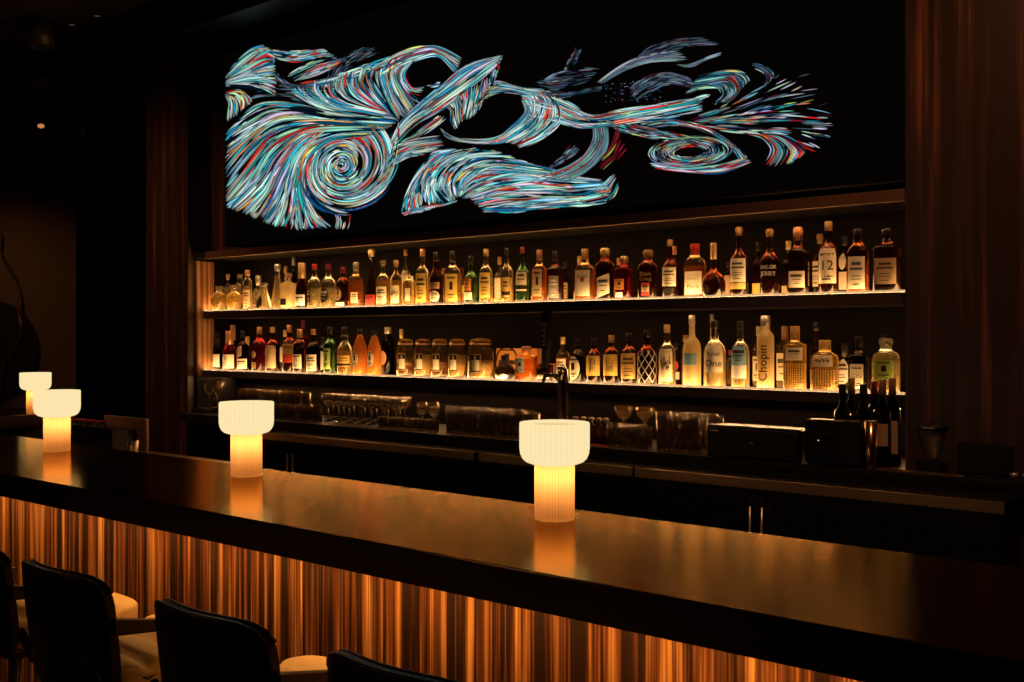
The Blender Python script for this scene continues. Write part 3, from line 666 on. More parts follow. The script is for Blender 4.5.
# ====================================================================== BOTTLES
# profiles: (radius, height) as fractions of width/2 and total height; last value = where the cap starts
KIND = {
 'round':  ([(0, 0), (.92, 0), (1, .02), (1, .56), (.95, .61), (.72, .67), (.40, .72), (.32, .76), (.30, .90), (.34, .905), (.34, .92), (0, .92)], .84, (.05, .53), 2),
 'long':   ([(0, 0), (.94, 0), (1, .015), (1, .50), (.9, .56), (.6, .61), (.36, .66), (.30, .72), (.28, .93), (.32, .935), (.32, .95), (0, .95)], .88, (.05, .46), 2),
 'arch':   ([(0, 0), (.92, 0), (1, .02), (1, .48), (.97, .55), (.85, .61), (.62, .66), (.38, .69), (.33, .74), (.31, .92), (.34, .925), (.34, .94), (0, .94)], .87, (.05, .46), 2),
 'square': ([(0, 0), (.92, 0), (1, .02), (1, .60), (.93, .645), (.62, .68), (.36, .72), (.33, .76), (.33, .90), (0, .90)], .80, (.05, .58), 5),
 'cube':   ([(0, 0), (.92, 0), (1, .02), (1, .68), (.94, .71), (.55, .73), (.38, .76), (.38, .88), (0, .88)], .78, (.05, .66), 6),
 'squat':  ([(0, 0), (.6, 0), (.88, .04), (1, .14), (.98, .26), (.85, .36), (.55, .44), (.28, .50), (.22, .56), (.20, .93), (.24, .94), (.24, .95), (0, .95)], .70, (.06, .32), 2),
 'ball':   ([(0, 0), (.6, 0), (.85, .06), (1, .22), (.98, .38), (.82, .52), (.5, .62), (.34, .66), (.32, .78), (0, .78)], .70, (.10, .48), 2),
 'skull':  ([(0, 0), (.62, 0), (.72, .05), (.78, .16), (.95, .26), (1, .40), (.96, .54), (.75, .66), (.42, .72), (.34, .76), (.36, .84), (0, .84)], .80, (.12, .40), 2),
 'cone':   ([(0, 0), (.94, 0), (1, .02), (.98, .10), (.80, .32), (.58, .54), (.42, .70), (.36, .80), (.36, .90), (0, .90)], .84, (.06, .34), 2),
 'drop':   ([(0, 0), (.92, 0), (1, .03), (1, .50), (.93, .62), (.68, .74), (.40, .86), (.28, .90), (0, .90)], .88, (.06, .50), 2),
 'champ':  ([(0, 0), (.92, 0), (1, .02), (1, .38), (.93, .46), (.72, .58), (.48, .68), (.36, .76), (.32, .90), (.38, .905), (.38, .94), (0, .94)], .66, (.06, .36), 2),
 'wine':   ([(0, 0), (.92, 0), (1, .02), (1, .60), (.9, .66), (.55, .72), (.38, .76), (.36, .96), (0, .96)], .80, (.10, .55), 2),
 'flask':  ([(0, 0), (.92, 0), (1, .03), (1, .62), (.9, .70), (.5, .76), (.40, .80), (.40, .88), (0, .88)], .80, (.08, .58), 4),
 'jug':    ([(0, 0), (.9, 0), (1, .03), (1, .46), (.88, .56), (.66, .62), (.46, .68), (.44, .76), (.50, .77), (.50, .82), (.36, .83), (.36, .90), (0, .90)], .84, (.05, .42), 2),
 'slim':   ([(0, 0), (.95, 0), (1, .01), (1, .70), (.9, .74), (.6, .78), (.5, .82), (.46, .94), (0, .94)], .86, (.05, .66), 2),
 'tower':  ([(0, 0), (.94, 0), (1, .015), (1, .18), (.9, .24), (.66, .36), (.52, .56), (.44, .74), (.44, .90), (0, .90)], .86, (.03, .20), 2),
}
def prof_r(prof, z):
    for (r0, z0), (r1, z1) in zip(prof[1:-1], prof[2:-1]):
        if z0 <= z <= z1 and z1 > z0: return r0+(r1-r0)*(z-z0)/(z1-z0)
    return prof[-2][0]
class Surf:
    """bottle surface: angle about the axis and height to a point just off the glass"""
    def __init__(s, prof, R0, H, n, rot, face): s.p, s.R, s.H, s.n, s.rot, s.face = prof, R0, H, n, rot, face
    def at(s, a, zf, off):
        t = s.face+a-s.rot; n = s.n
        k = 1 if n == 2 else (abs(cos(t))**n+abs(sin(t))**n)**(-1/n)
        r = prof_r(s.p, zf)*s.R*k+off
        return (r*cos(t+s.rot), r*sin(t+s.rot), zf*s.H)
def patch(sf, a0, a1, z0, z1, off, mat, name, parent, oval=False, slant=0, holes=None):
    nx, nz = 12, 6; vs = []; fs = []
    ca_, cz = (a0+a1)/2, (z0+z1)/2; ha, hz = (a1-a0)/2, (z1-z0)/2
    for j in range(nz+1):
        for i in range(nx+1):
            u, v = -1+2*i/nx, -1+2*j/nz
            if oval: u, v = u*sqrt(1-v*v/2), v*sqrt(1-u*u/2)
            vs.append(sf.at(ca_+ha*u, cz+hz*v+slant*u*hz, off))
    for j in range(nz):
        for i in range(nx): fs.append((j*(nx+1)+i, j*(nx+1)+i+1, (j+1)*(nx+1)+i+1, (j+1)*(nx+1)+i))
    return mesh_obj(name, vs, fs, mat, parent)
def multi_patch(sf, rects, off, mat, name, parent):
    vs = []; fs = []
    for a0, a1, z0, z1 in rects:
        n = max(1, int((a1-a0)/.25)); b = len(vs)
        for j in (0, 1):
            for i in range(n+1): vs.append(sf.at(a0+(a1-a0)*i/n, z0+(z1-z0)*j, off))
        for i in range(n): fs.append((b+i, b+i+1, b+n+1+i+1, b+n+1+i))
    if vs: return mesh_obj(name, vs, fs, mat, parent, False)
def text_patch(sf, body, ac, zc, size, off, mat, name, parent, vertical=False):
    V, Fc = text_geo(body); rad = max(prof_r(sf.p, zc)*sf.R, .01); out_ = []
    for x, y, _ in V:
        if vertical: x, y = -y, x
        out_.append(sf.at(ac+x*size/rad, zc+y*size/sf.H, off))
    return mesh_obj(name, out_, Fc, mat, parent, False)
def print_lines(sf, L, rng, style, parent):
    """small print on a label: a title band and lines of words"""
    a0, a1, z0, z1 = L; w = a1-a0; h = z1-z0; rects = []
    def line(zc, th, s, e, words=3):
        x = s
        while x < e-.01:
            ww = min(e-x, rng.uniform(.5, 1.2)*(e-s)/words); rects.append((a0+w*x, a0+w*(x+ww*.86), z0+h*(zc-th/2), z0+h*(zc+th/2))); x += ww
    if style == 'lines':
        line(.78, .09, .2, .8, 5); line(.62, .07, .12, .88, 6); line(.40, .03, .25, .75, 5); line(.30, .03, .2, .8, 6); line(.14, .04, .3, .7, 3)
    elif style == 'title':
        line(.72, .16, .14, .86, 6); line(.5, .05, .2, .8, 5); line(.25, .04, .3, .7, 4)
    elif style == 'emblem':
        rects.append((a0+w*.36, a0+w*.64, z0+h*.42, z0+h*.72)); line(.86, .07, .15, .85, 5); line(.24, .05, .2, .8, 5); line(.13, .03, .3, .7, 5)
    elif style == 'band':
        rects.append((a0, a1, z0+h*.08, z0+h*.28)); line(.75, .09, .2, .8, 5); line(.55, .05, .15, .85, 6)
    elif style == 'script':
        for k in range(7): 
            s = .1+.11*k; zc = .5+.12*rng.uniform(-1, 1); rects.append((a0+w*s, a0+w*(s+.05), z0+h*(zc-.18*rng.random()), z0+h*(zc+.22)))
            rects.append((a0+w*s, a0+w*(s+.10), z0+h*(zc-.03), z0+h*(zc+.04)))
    return rects
rb = random.Random(5)
def bottle(base, yrow, px, top, w, kind, gl, cap, lab, label, sub='liquor_bottle', fill=None, group=None, zshelf=None, ink='ink', extra=None, glass_top='g_air', off=0):
    """one bottle; px/top/w measured in the photo give its place, height and girth on the shelf"""
    prof, capz, lz, n = KIND[kind]
    z = zshelf if zshelf is not None else base
    x = wx(px, yrow); Rr = wsize(px, w, yrow)/2; H = wz(px, top, yrow)-z
    if kind != 'square' and n > 2: Rr *= .95
    view = atan2(-yrow, -x)                       # direction to the viewer
    turn = -pi/2*.45+view*.55+rb.uniform(-.12, .12)+off
    t = thing(sub, label, 'bottle', (x, yrow, z), 0, group)
    nn = n; rot = turn if n > 2 else 0
    pr = [(r*Rr, h*H) for r, h in prof]
    # fill level ring
    top_mat = M[glass_top] if glass_top in M else M['g_air']
    fl = fill if fill is not None else (rb.uniform(.45, .62) if gl in ('g_clear', 'g_gold', 'g_amber') else .99)
    fl *= H; pr2 = []
    for (r0, h0), (r1, h1) in zip(pr, pr[1:]):
        pr2.append((r0, h0))
        if h0 < fl < h1 and r0 > 0 and r1 > 0: pr2.append((r0+(r1-r0)*(fl-h0)/(h1-h0), fl))
    pr2.append(pr[-1])
    vs, fs, fi = lathe_data(pr2, 24, nn, rot)
    fm = [0 if (pr2[i][1]+pr2[i+1][1])/2 <= fl or gl in ('g_black', 'g_dark', 'g_red', 'g_green', 'g_frost', 'g_orange') else 1 for i in fi]
    mesh_obj('glass_body', vs, fs, None, t, True, [M[gl], top_mat], fm)
    # cap
    if cap:
        cr = prof_r(prof, capz)*Rr+.0025; c0 = capz*H; ct = H
        if cap.endswith('!'):                       # round knob stopper
            cm = cap[:-1]; q = cr*1.2
            lathe('stopper', [(0, c0+.0), (cr, c0), (cr, c0+(ct-c0)*.3), (q, c0+(ct-c0)*.45), (q, c0+(ct-c0)*.85), (q*.7, ct), (0, ct)], M[cm], t, 16)
        else:
            lathe('cap', [(cr*.9, c0-.0005), (cr, c0), (cr, ct-.003), (cr-.002, ct), (0, ct)], M[cap], t, 16)
    sf = Surf(prof, Rr, H, nn, rot, turn)
    if lab:
        for li, L in enumerate(lab if isinstance(lab, list) else [lab]):
            z0, z1, ha, mt = L[:4]; st = L[4] if len(L) > 4 else 'lines'; oval = 'oval' in st; sl = .25 if 'slant' in st else 0
            ha = ha*(1.15 if n == 2 else .76); ac = L[5] if len(L) > 5 else 0
            lo = patch(sf, ac-ha, ac+ha, z0, z1, .0012, M[mt], 'label', t, oval, sl)
            kindst = st.replace('oval', '').replace('slant', '').strip() or ('none' if oval else 'lines')
            if kindst.startswith('text:'):
                body = kindst[5:]; rows_ = body.split('|'); k = len(rows_)
                for ri, s in enumerate(rows_):
                    if not s: continue
                    zc = z0+(z1-z0)*(.5+(k-1-2*ri)/(2*k)*.7)
                    wmax = 2*ha*.82*max(prof_r(prof, zc)*Rr, .01); sz = min(wmax/max(1, len(s))*1.75, (z1-z0)*H/k*.72, .05)
                    text_patch(sf, s, ac, zc, sz, .002, M[ink], 'label_print', lo)
            elif kindst.startswith('tt:'):
                s = kindst[3:]; a0, a1 = ac-ha, ac+ha; w_ = a1-a0; h_ = z1-z0
                multi_patch(sf, [(a0+w_*p, a0+w_*q, z0+h_*u0, z0+h_*u1) for p, q, u0, u1 in ((.15, .30, .80, .86), (.34, .58, .80, .86), (.62, .85, .80, .86), (.2, .45, .18, .22), (.5, .8, .18, .22), (.25, .7, .10, .14))], .0019, M[ink], 'label_print', lo)
                sz = min(2*ha*prof_r(prof, z0)*Rr*.8/len(s)*1.75, h_*H*.42)
                text_patch(sf, s, ac, z0+h_*.5, sz, .002, M[ink], 'label_print', lo)
            elif kindst.startswith('vtext:'):
                s = kindst[6:]; sz = min((z1-z0)*H/len(s)*1.75, 2*ha*Rr*1.0)
                text_patch(sf, s, ac, (z0+z1)/2, sz, .002, M[ink], 'label_print', lo, True)
            elif kindst != 'none':
                rr_ = print_lines(sf, (ac-ha, ac+ha, z0, z1), rb, kindst, lo)
                if rr_: multi_patch(sf, rr_, .0019, M[ink], 'label_print', lo)
    if extra: extra(t, sf, Rr, H)
    return t
U, Lw = 1.792, 1.362
F1, B1 = 4.485, 4.60
def ub(px, top, w, kind, gl, cap, lab, label, row=F1, **k):
    if px == 713.5: row = 4.462
    if px == 695: row = 4.515
    return bottle(U, row, px, top, w, kind, gl, cap, lab, label, group='bottles on the upper shelf', **k)
def lb(px, top, w, kind, gl, cap, lab, label, row=F1, **k): return bottle(Lw, row, px, top, w, kind, gl, cap, lab, label, group='bottles on the lower shelf', **k)
# ---- upper shelf, left to right
ub(219, 286, 17, 'skull', 'g_gold', 'cap_glass!', None, 'squat rounded decanter of pale spirit at the far left end of the upper shelf', fill=.7, sub='decanter')
ub(234, 285, 16, 'skull', 'g_gold', 'cap_glass!', None, 'second squat rounded decanter from the left end of the upper shelf', fill=.7, sub='decanter')
ub(228, 274, 9, 'round', 'g_clear', 'cap_cork!', None, 'clear bottle with knob stopper behind the two squat decanters', B1)
ub(240, 274, 9, 'slim', 'g_clear', 'cap_glass!', None, 'slim clear bottle with wide pale stopper right of the squat decanters', B1, fill=.7)
ub(247.5, 270, 9, 'slim', 'g_clear', 'cap_copper', (.1, .5, .7, 'paper_tan'), 'slim clear bottle with tan label and copper top near the shelf left end', fill=.6)
ub(258.5, 275, 13, 'ball', 'g_clear', 'cap_silver!', None, 'round clear bottle with small ball stopper behind the pear shaped decanter', B1, fill=.6)
ub(264, 283, 17, 'cone', 'g_clear', 'cap_glass!', (.08, .50, .45, 'paper_black', 'oval none', -.5), 'pear shaped clear decanter with small black arched label', fill=.8, sub='decanter')
ub(277.5, 264, 13, 'cone', 'g_clear', 'cap_silver!', None, 'tall tapering clear bottle with flat silver stopper', fill=.75)
ub(285.5, 266, 8, 'round', 'g_clear', 'cap_cork!', None, 'narrow clear bottle peeking out right of the tall tapering one', B1)
ub(288.5, 273, 14, 'cube', 'g_frost', 'cap_cork!', (.10, .28, .55, 'paper_black', 'none', -.3), 'square frosted bottle with small black label and flat stopper')
ub(293.5, 257, 8, 'round', 'g_black', 'cap_silver', None, 'black bottle with silver top rising behind the square frosted one', B1)
ub(302, 263, 13, 'champ', 'g_dark', 'cap_gold', (.06, .30, .8, 'paper_white', 'title'), 'dark champagne shaped bottle with gold neck and low white label')
ub(314.5, 264, 14, 'arch', 'g_clear', 'cap_red', [(.06, .46, .35, 'paper_black', 'oval lines', -.5)], 'clear bottle with red cap and black script, left of a matching rum bottle', ink='ink_white')
ub(328.5, 264, 16, 'arch', 'g_clear', 'cap_dred', [(.12, .44, .55, 'paper_black', 'oval title', -.2)], 'wide clear bottle with dark red cap and round black printed emblem', ink='ink_white')
ub(343, 267, 14, 'round', 'g_dark', 'cap_dred', [(.16, .50, .5, 'paper_tan', 'oval emblem', -.35), (.02, .12, .7, 'paper', 'none', -.2)], 'dark bottle with crimson cap and tan oval medallion label')
ub(356, 262, 14, 'square', 'g_amber', 'cap_silver!', (.08, .32, .6, 'paper', 'lines'), 'square amber bottle with silver stopper and low cream label', fill=.60)
ub(371.5, 248.5, 12, 'tower', 'g_dark', 'cap_gold!', (.02, .20, .9, 'paper_red', 'lines'), 'very tall slender purple-dark bottle with red band at its foot')
ub(383, 260, 14, 'arch', 'g_gold', 'cap_glass!', (.06, .42, .75, 'paper', 'lines'), 'pale gold bottle with wide glass stopper beside the tall slender one')
ub(396, 260, 12, 'round', 'g_gold', 'cap_cork!', (.06, .44, .7, 'paper', 'script'), 'golden bottle with cork stopper and cream label, left of the flask')
ub(405.5, 249, 11, 'long', 'g_clear', 'cap_copper', (.10, .62, .7, 'paper', 'none'), 'tall clear bottle with brown neck wrap behind the small flask', B1)
ub(410, 272, 14, 'flask', 'g_gold', None, (.12, .50, .5, 'paper', 'none'), 'small rounded open-necked flask of golden spirit on the upper shelf', fill=.68)
ub(422.5, 249, 14, 'arch', 'g_gold', 'cap_copper', (.05, .56, .75, 'paper_yellow', 'lines'), 'bullet shaped golden bottle with copper top and yellow label')
ub(436.5, 252, 14, 'jug', 'g_dark', 'cap_black', [(.05, .26, .7, 'paper', 'oval lines'), (.3, .42, .7, 'paper_tan', 'lines')], 'dark bottle with pale neck collar and two stacked labels')
ub(443.5, 268, 9, 'round', 'g_amber', 'cap_wood', (.06, .5, .8, 'paper_orange', 'none'), 'short bottle with peach orange label behind two taller ones', B1)
ub(453, 251, 17, 'square', 'g_gold', 'cap_black', (.05, .56, .85, 'paper_yellow', 'emblem'), 'square bottle with bright yellow label and small black figure')
ub(461.5, 268, 11, 'round', 'g_gold', 'cap_dred', [(.06, .26, .8, 'paper_orange', 'emblem'), (.3, .52, .8, 'paper_yellow', 'none')], 'small yellow and orange labelled bottle left of the green one', B1)
ub(471, 256, 14, 'long', 'g_green', 'cap_black', [(.08, .24, .7, 'paper', 'none', -.4), (.27, .52, .6, 'paper_orange', 'emblem', -.4)], 'green glass bottle with black cap and orange label')
ub(486, 249, 14, 'arch', 'g_clear', 'cap_cork', (.10, .56, .72, 'paper_yellow', 'lines'), 'tall clear bottle with big pale yellow label, right of the green bottle')
ub(499.5, 257, 10, 'round', 'g_clear', 'cap_cork', (.05, .55, .8, 'paper', 'none'), 'cream labelled bottle behind the tall clear ones, above two tealights', B1)
ub(507, 248, 13, 'arch', 'g_gold', 'cap_black', (.10, .46, .55, 'paper_gold', 'band', .1), 'tall clear bottle two thirds full of gold spirit with gold label', fill=.46)
ub(522.5, 247, 14, 'long', 'g_green', 'cap_dred', (.20, .58, .75, 'paper', 'band'), 'dark green bottle with dark red tip and cream whiskey label')
ub(539.5, 250, 15, 'square', 'g_amber', 'cap_copper', (.10, .62, .75, 'paper_tan', 'emblem'), 'square amber bottle with copper neck and rust and cream label', fill=.62)
ub(555.5, 251, 15, 'square', 'g_dark', 'cap_black', (.06, .50, .8, 'paper_grey', 'lines'), 'square near black whiskey bottle with grey lined label', ink='ink_white')
ub(564.5, 262, 9, 'round', 'g_dark', 'cap_black', (.08, .48, .8, 'paper_gold', 'lines'), 'narrow dark bottle with dull gold label behind the square near black one', B1)
ub(579.5, 256, 10, 'square', 'g_dark', 'cap_cork', (.06, .2, .8, 'paper', 'none', -.5), 'dark bottle with cork neck half hidden behind the red sealed cream label', B1)
def seal(z=.34): return lambda t, sf, r, H: patch(sf, -.22, .22, z-.05, z+.05, .0021, M['ink_red'], 'red_seal', t, True)
ub(585, 249, 19, 'square', 'g_amber', 'cap_cork', (.08, .58, .9, 'paper', 'text:JIM BEAM||'), 'square bourbon bottle with tall cream label and round red seal', extra=seal(.40))
ub(605, 248, 19, 'flask', 'g_dark', 'cap_gold!', (.08, .46, .85, 'paper', 'slant title'), 'dark red flask bottle with olive gold stopper and tilted cream label')
ub(618.5, 258, 9, 'round', 'g_amber', 'cap_copper', (.06, .50, .8, 'paper_orange', 'emblem'), 'narrow bottle with orange label behind the short red-glowing bottle', B1)
ub(624, 256, 17, 'cube', 'g_red', 'cap_gold!', [(.05, .16, .5, 'paper_white', 'none', -.3), (.22, .46, .7, 'paper_orange', 'emblem', -.3)], 'short square bottle with orange label and red glow on its right side')
ub(648, 250, 20, 'flask', 'g_dark', 'cap_wood!', [(.06, .32, .55, 'paper_red', 'title'), (.14, .26, .45, 'paper', 'lines')], 'broad dark flask with gold lettering and small red and cream label',
   extra=lambda t, sf, r, H: text_patch(sf, 'Elijah', 0, .50, .026, .002, M['ink_gold'], 'gold_lettering', t) and text_patch(sf, 'Craig', 0, .40, .026, .002, M['ink_gold'], 'gold_lettering', t))
ub(674.5, 246, 11, 'round', 'g_red', 'cap_copper', None, 'dark red bottle with copper ring behind the cream and black labelled one', B1)
ub(670, 239.5, 16, 'long', 'g_dark', 'cap_wood', (.20, .52, .85, 'paper', 'lines'), 'dark bottle with wood stopper and cream over black label, left of red wax neck',
   extra=lambda t, sf, r, H: patch(sf, -.6, .6, .07, .17, .0012, M['paper_black'], 'lower_label', t))
ub(695, 244, 22, 'flask', 'g_amber', 'cap_red', (.06, .48, .95, 'paper', "text:Maker's|Mark"), 'bottle with dripping red wax neck and wide cream label', fill=.6)
ub(713.5, 243, 24, 'squat', 'g_dark', 'cap_gold', (.04, .22, .35, 'paper_tan', 'oval emblem', -.55), 'squat onion shaped bottle with a long gold neck')
ub(728.5, 262, 9, 'round', 'g_dark', 'cap_black', (.06, .62, .9, 'paper_tan', 'none'), 'small dark bottle with tan label just left of the bottle with cream and gold label', B1)
ub(739, 227, 18, 'long', 'g_dark', 'cap_wood!', [(.20, .54, .85, 'paper', 'lines'), (.10, .19, .85, 'paper_gold', 'none')], 'tall dark bottle with wood knob, cream label and gold band below')
ub(758, 242, 12, 'round', 'g_dark', 'cap_black', (.05, .24, .7, 'paper_yellow', 'none'), 'dark bottle with small yellow label behind the white script bottle', B1)
ub(769.5, 229, 19, 'long', 'g_dark', 'cap_wood!', None, 'dark rum bottle with large white script straight on the glass',
   extra=lambda t, sf, r, H: (text_patch(sf, 'SAILOR', 0, .42, .024, .002, M['ink_white'], 'script_lettering', t), text_patch(sf, 'JERRY', 0, .32, .028, .002, M['ink_white'], 'script_lettering', t)))
ub(788.5, 241, 14, 'round', 'g_dark', 'cap_gold', (.06, .18, .8, 'paper_gold', 'none'), 'dark bottle with gold neck behind the low white labelled bottle', B1)
ub(798, 227, 21, 'square', 'g_dark', 'cap_copper!', (.10, .34, .85, 'paper', 'title'), 'square wine-dark bottle with copper knob and low cream label')
ub(820, 234, 14, 'round', 'g_dark', 'cap_wood!', (.14, .55, .8, 'paper', 'lines', -.5), 'dark bottle with round wood stopper behind the twelve year whisky', B1)
ub(828.5, 221.5, 20, 'arch', 'g_dark', 'cap_wood', (.14, .62, .85, 'paper', 'tt:12'), 'tallest whisky bottle on the upper shelf with big cream label reading 12')
ub(845, 236, 16, 'round', 'g_black', 'cap_black', [(.08, .38, .8, 'paper', 'none', -.3), (.42, .70, .4, 'paper', 'oval none', -.3)], 'black bottle with small cream oval above a cream label', B1)
ub(858, 229, 22, 'flask', 'g_amber', 'cap_black', (.06, .56, .9, 'paper', 'lines'), 'broad dark bottle with wide cream label and red tint on its right side', glass_top='g_dark', fill=.5)
ub(880, 247, 12, 'ball', 'g_dark', 'cap_gold', None, 'small dark bottle with glinting top left of the last upper shelf bottle', B1)
ub(887.5, 228, 27, 'cube', 'g_dark', 'cap_black!', (.12, .52, .92, 'paper_tan', 'lines'), 'last wide square bottle at the right end of the upper shelf', sub='decanter')
# two tealights
for px, lb_ in ((494, 'small white glowing tealight beside the big yellow label on the upper shelf'), (501.5, 'low white tealight in front of the gold labelled bottle on the upper shelf')):
    t = thing('tealight', lb_, 'candle', (wx(px, 4.44), 4.44, U), 0, 'tealights on the upper shelf')
    lathe('cup', [(0, 0), (.013, 0), (.016, .002), (.017, .024), (.015, .024), (.014, .018), (0, .018)], M['g_frost'], t, 16)
    lathe('wax', [(0, .0185), (.0135, .0185), (.012, .0205), (0, .021)], M['paper_white'], t, 14)
# ---- lower shelf, left to right
lb(217.5, 333, 9, 'wine', 'g_black', 'cap_black', (.08, .42, .8, 'paper', 'none'), 'slim black bottle with cream label at the left end of the lower shelf')
lb(233, 325, 9, 'champ', 'g_dark', 'cap_copper', None, 'dark bottle with pinkish foil top behind the leftmost red champagne bottle', B1)
lb(229.5, 331, 13, 'champ', 'g_red', 'cap_copper', (.05, .40, .9, 'paper', 'none'), 'red champagne bottle with cream label, second from the left end')
lb(243, 331, 12, 'round', 'g_black', 'cap_black', [(.05, .30, .85, 'paper', 'title'), (.34, .6, .5, 'paper_tan', 'slant none', -.5)], 'black bottle with boxed cream label near the left end')
lb(247.5, 336, 9, 'ball', 'g_red', 'cap_gold!', None, 'small red bottle with round gold stopper behind the boxed label', B1)
lb(259.5, 327, 15, 'round', 'g_red', 'cap_cork', [(.30, .46, .35, 'paper', 'oval emblem', -.5), (.06, .20, .35, 'paper_tan', 'lines', -.5)], 'crimson aperitif bottle with cork top and small round label')
lb(272.5, 327, 14, 'arch', 'g_dark', 'cap_cork', (.08, .58, .8, 'paper_tan', 'none'), 'dark bottle with cork top and tall beige label')
lb(285, 330, 9, 'round', 'g_dark', 'cap_gold', (.22, .58, .8, 'paper', 'none'), 'dark bottle with gold top and pale label behind the red banded one', B1)
lb(289.5, 325, 14, 'round', 'g_dark', 'cap_copper', [(.38, .60, .8, 'paper_gold', 'lines'), (.20, .37, .8, 'paper_red', 'none')], 'dark bottle with gold label over a bright red band')
lb(303, 320, 9, 'round', 'g_red', 'cap_magenta', None, 'bottle with a magenta top rising behind the brown wine bottle', B1)
lb(300, 329, 14, 'wine', 'g_dark', 'cap_gold', (.10, .42, .75, 'paper', 'emblem', -.3), 'brown wine bottle with gold top and square cream label')
lb(313.5, 329, 14, 'arch', 'g_black', 'cap_copper', (.05, .42, .8, 'paper', 'lines', -.1), 'black bottle with copper collar and broad cream label')
lb(323, 337, 12, 'ball', 'g_black', 'cap_black', (.06, .60, .8, 'paper_white', 'oval none'), 'low black bottle with round white label left of the green gin', B1)
lb(330, 327, 13, 'round', 'g_green', 'cap_black', (.10, .54, .6, 'paper_green', 'emblem', -.2), 'green bottle with lime label beside the golden handled bottle')
lb(345, 327, 16, 'jug', 'g_gold', 'cap_black', (.16, .40, .8, 'paper_yellow', 'band'), 'golden round shouldered bottle with yellow label', fill=.5)
lb(360, 329, 14, 'drop', 'g_orange', 'cap_black', (.16, .52, .5, 'paper', 'oval emblem', -.4), 'pale orange pointed bottle with round cream label')
lb(374.5, 330, 14, 'drop', 'g_orange', 'cap_black', (.18, .54, .55, 'paper', 'oval emblem', -.3), 'deeper orange pointed bottle, right of the paler one', glass_top='g_dark')
lb(388, 327, 13, 'slim', 'g_black', 'cap_silver', (.20, .50, .6, 'paper_tan', 'oval none', -.5), 'tall black bottle with silver glint between orange bottles and jars', B1)
lb(401.5, 329, 9, 'wine', 'g_black', 'cap_gold', (.10, .50, .7, 'paper', 'oval none', -.4), 'narrow black bottle with gold tip behind the first storage jar', B1)
# jars
M['g_jar'] = glassy('jar_glass', (.94, .84, .66), .05, .02, (.6, .35, .12))
M['grain'] = pbr('pale_grains', (.78, .52, .20), .8, 0, .2, .6, 260, .35)
M['syrup'] = glassy('brown_infusion', (.40, .17, .05), .4, .05, (.5, .22, .06))
def jar(px, w, top, fillmat, fh, label):
    y = 4.502; x = wx(px, y); r = wsize(px, w, y)/2; H = wz(px, top, y)-Lw
    t = thing('storage_jar', label, 'jar', (x, y, Lw), 0, 'swing top jars on the lower shelf')
    lathe('glass_body', [(0, 0), (r*.92, 0), (r, .008), (r, H*.62), (r*.93, H*.72), (r*.74, H*.80), (r*.74, H*.84), (r*.71, H*.84), (r*.71, H*.80), (r*.90, H*.71), (r*.965, H*.61), (r*.965, .012), (0, .010)], M['g_jar'], t, 28)
    lathe('contents', [(0, .0105), (r*.955, .0125), (r*.955, H*fh), (r*.9, H*fh+.003), (0, H*fh+.004)], M[fillmat], t, 28)
    lid = lathe('lid', [(0, H*.845), (r*.80, H*.845), (r*.82, H*.87), (r*.82, H*.93), (r*.74, H*.96), (r*.3, H), (0, H)], M['g_gold'], t, 24)
    lathe('seal_ring', [(r*.79, H*.838), (r*.84, H*.842), (r*.84, H*.866), (r*.79, H*.87)], M['cap_copper'], t, 24)
    tube('wire_clasp', [(r*.84*cos(a), r*.84*sin(a), H*(.85+.05*(1 if k % 2 else 0))) for k, a in enumerate([view_ for view_ in (-1.9, -1.75, -1.6, -1.45)])], .002, M['steel'], t, 6)
    pf = [(0, 0), (1, 0), (1, .65), (0, .65)]
    sf = Surf(pf, r, H, 2, 0, atan2(-y, -x)*.6-pi/2*.4-.12)
    lo = patch(sf, -.42, .42, .16, .60, .0012, M['paper_black'], 'label', t)
    patch(sf, -.34, .34, .20, .46, .0020, M['paper'], 'label_print', lo)
    multi_patch(sf, [(-.42, .42, .59, .605), (-.42, .42, .155, .17), (-.42, -.39, .16, .6), (.39, .42, .16, .6), (-.08, .08, .46, .56)], .0021, M['ink_gold'], 'label_border', lo)
    return t
jar(405.5, 18, 338.5, 'syrup', .30, 'leftmost storage jar, filled with brown infusion')
jar(423, 18, 338.5, 'grain', .55, 'second storage jar from the left, full of pale golden grains')
jar(439.5, 18, 338.5, 'syrup', .34, 'middle storage jar with a shallow layer of brown infusion')
jar(457, 19, 338.5, 'grain', .56, 'fourth storage jar, pale golden grains, left of the largest jar')
jar(480.5, 27, 338, 'grain', .40, 'largest storage jar at the right end of the jar row, beside the orange box')
# orange box and bowl-like bottle and flask
yb = 4.60; bx0, bx1 = wx(496, yb), wx(537, yb)
ob = thing('gift_box', 'orange cardboard box with black round emblem standing behind the square whisky bottle', 'box', (0, 0, 0))
box('carton', bx0, bx1, yb, yb+.06, Lw, wz(515, 348.5, yb), M['box_orange'], ob, .002)
cx_, cz_ = wx(507, yb), Lw+.13; rr0 = .085
ring = []; rf = []
for k in range(40):
    a = pi*k/39
    for q in (rr0, rr0-.010): ring.append((cx_+q*cos(a), yb-.0012, cz_-.03+q*sin(a)))
for k in range(39): rf.append((2*k, 2*k+1, 2*k+3, 2*k+2))
rf2 = len(ring)
for a0, a1, z0, z1 in ((-.055, .055, .030, .036), (-.045, .045, .045, .050), (-.02, .02, -.03, .012), (-.06, .06, -.05, -.025)):
    b = len(ring); ring += [(cx_+a0, yb-.0012, cz_+z0), (cx_+a1, yb-.0012, cz_+z0), (cx_+a1, yb-.0012, cz_+z1), (cx_+a0, yb-.0012, cz_+z1)]; rf.append((b, b+1, b+2, b+3))
mesh_obj('printed_emblem', ring, rf, M['ink'], ob, False)
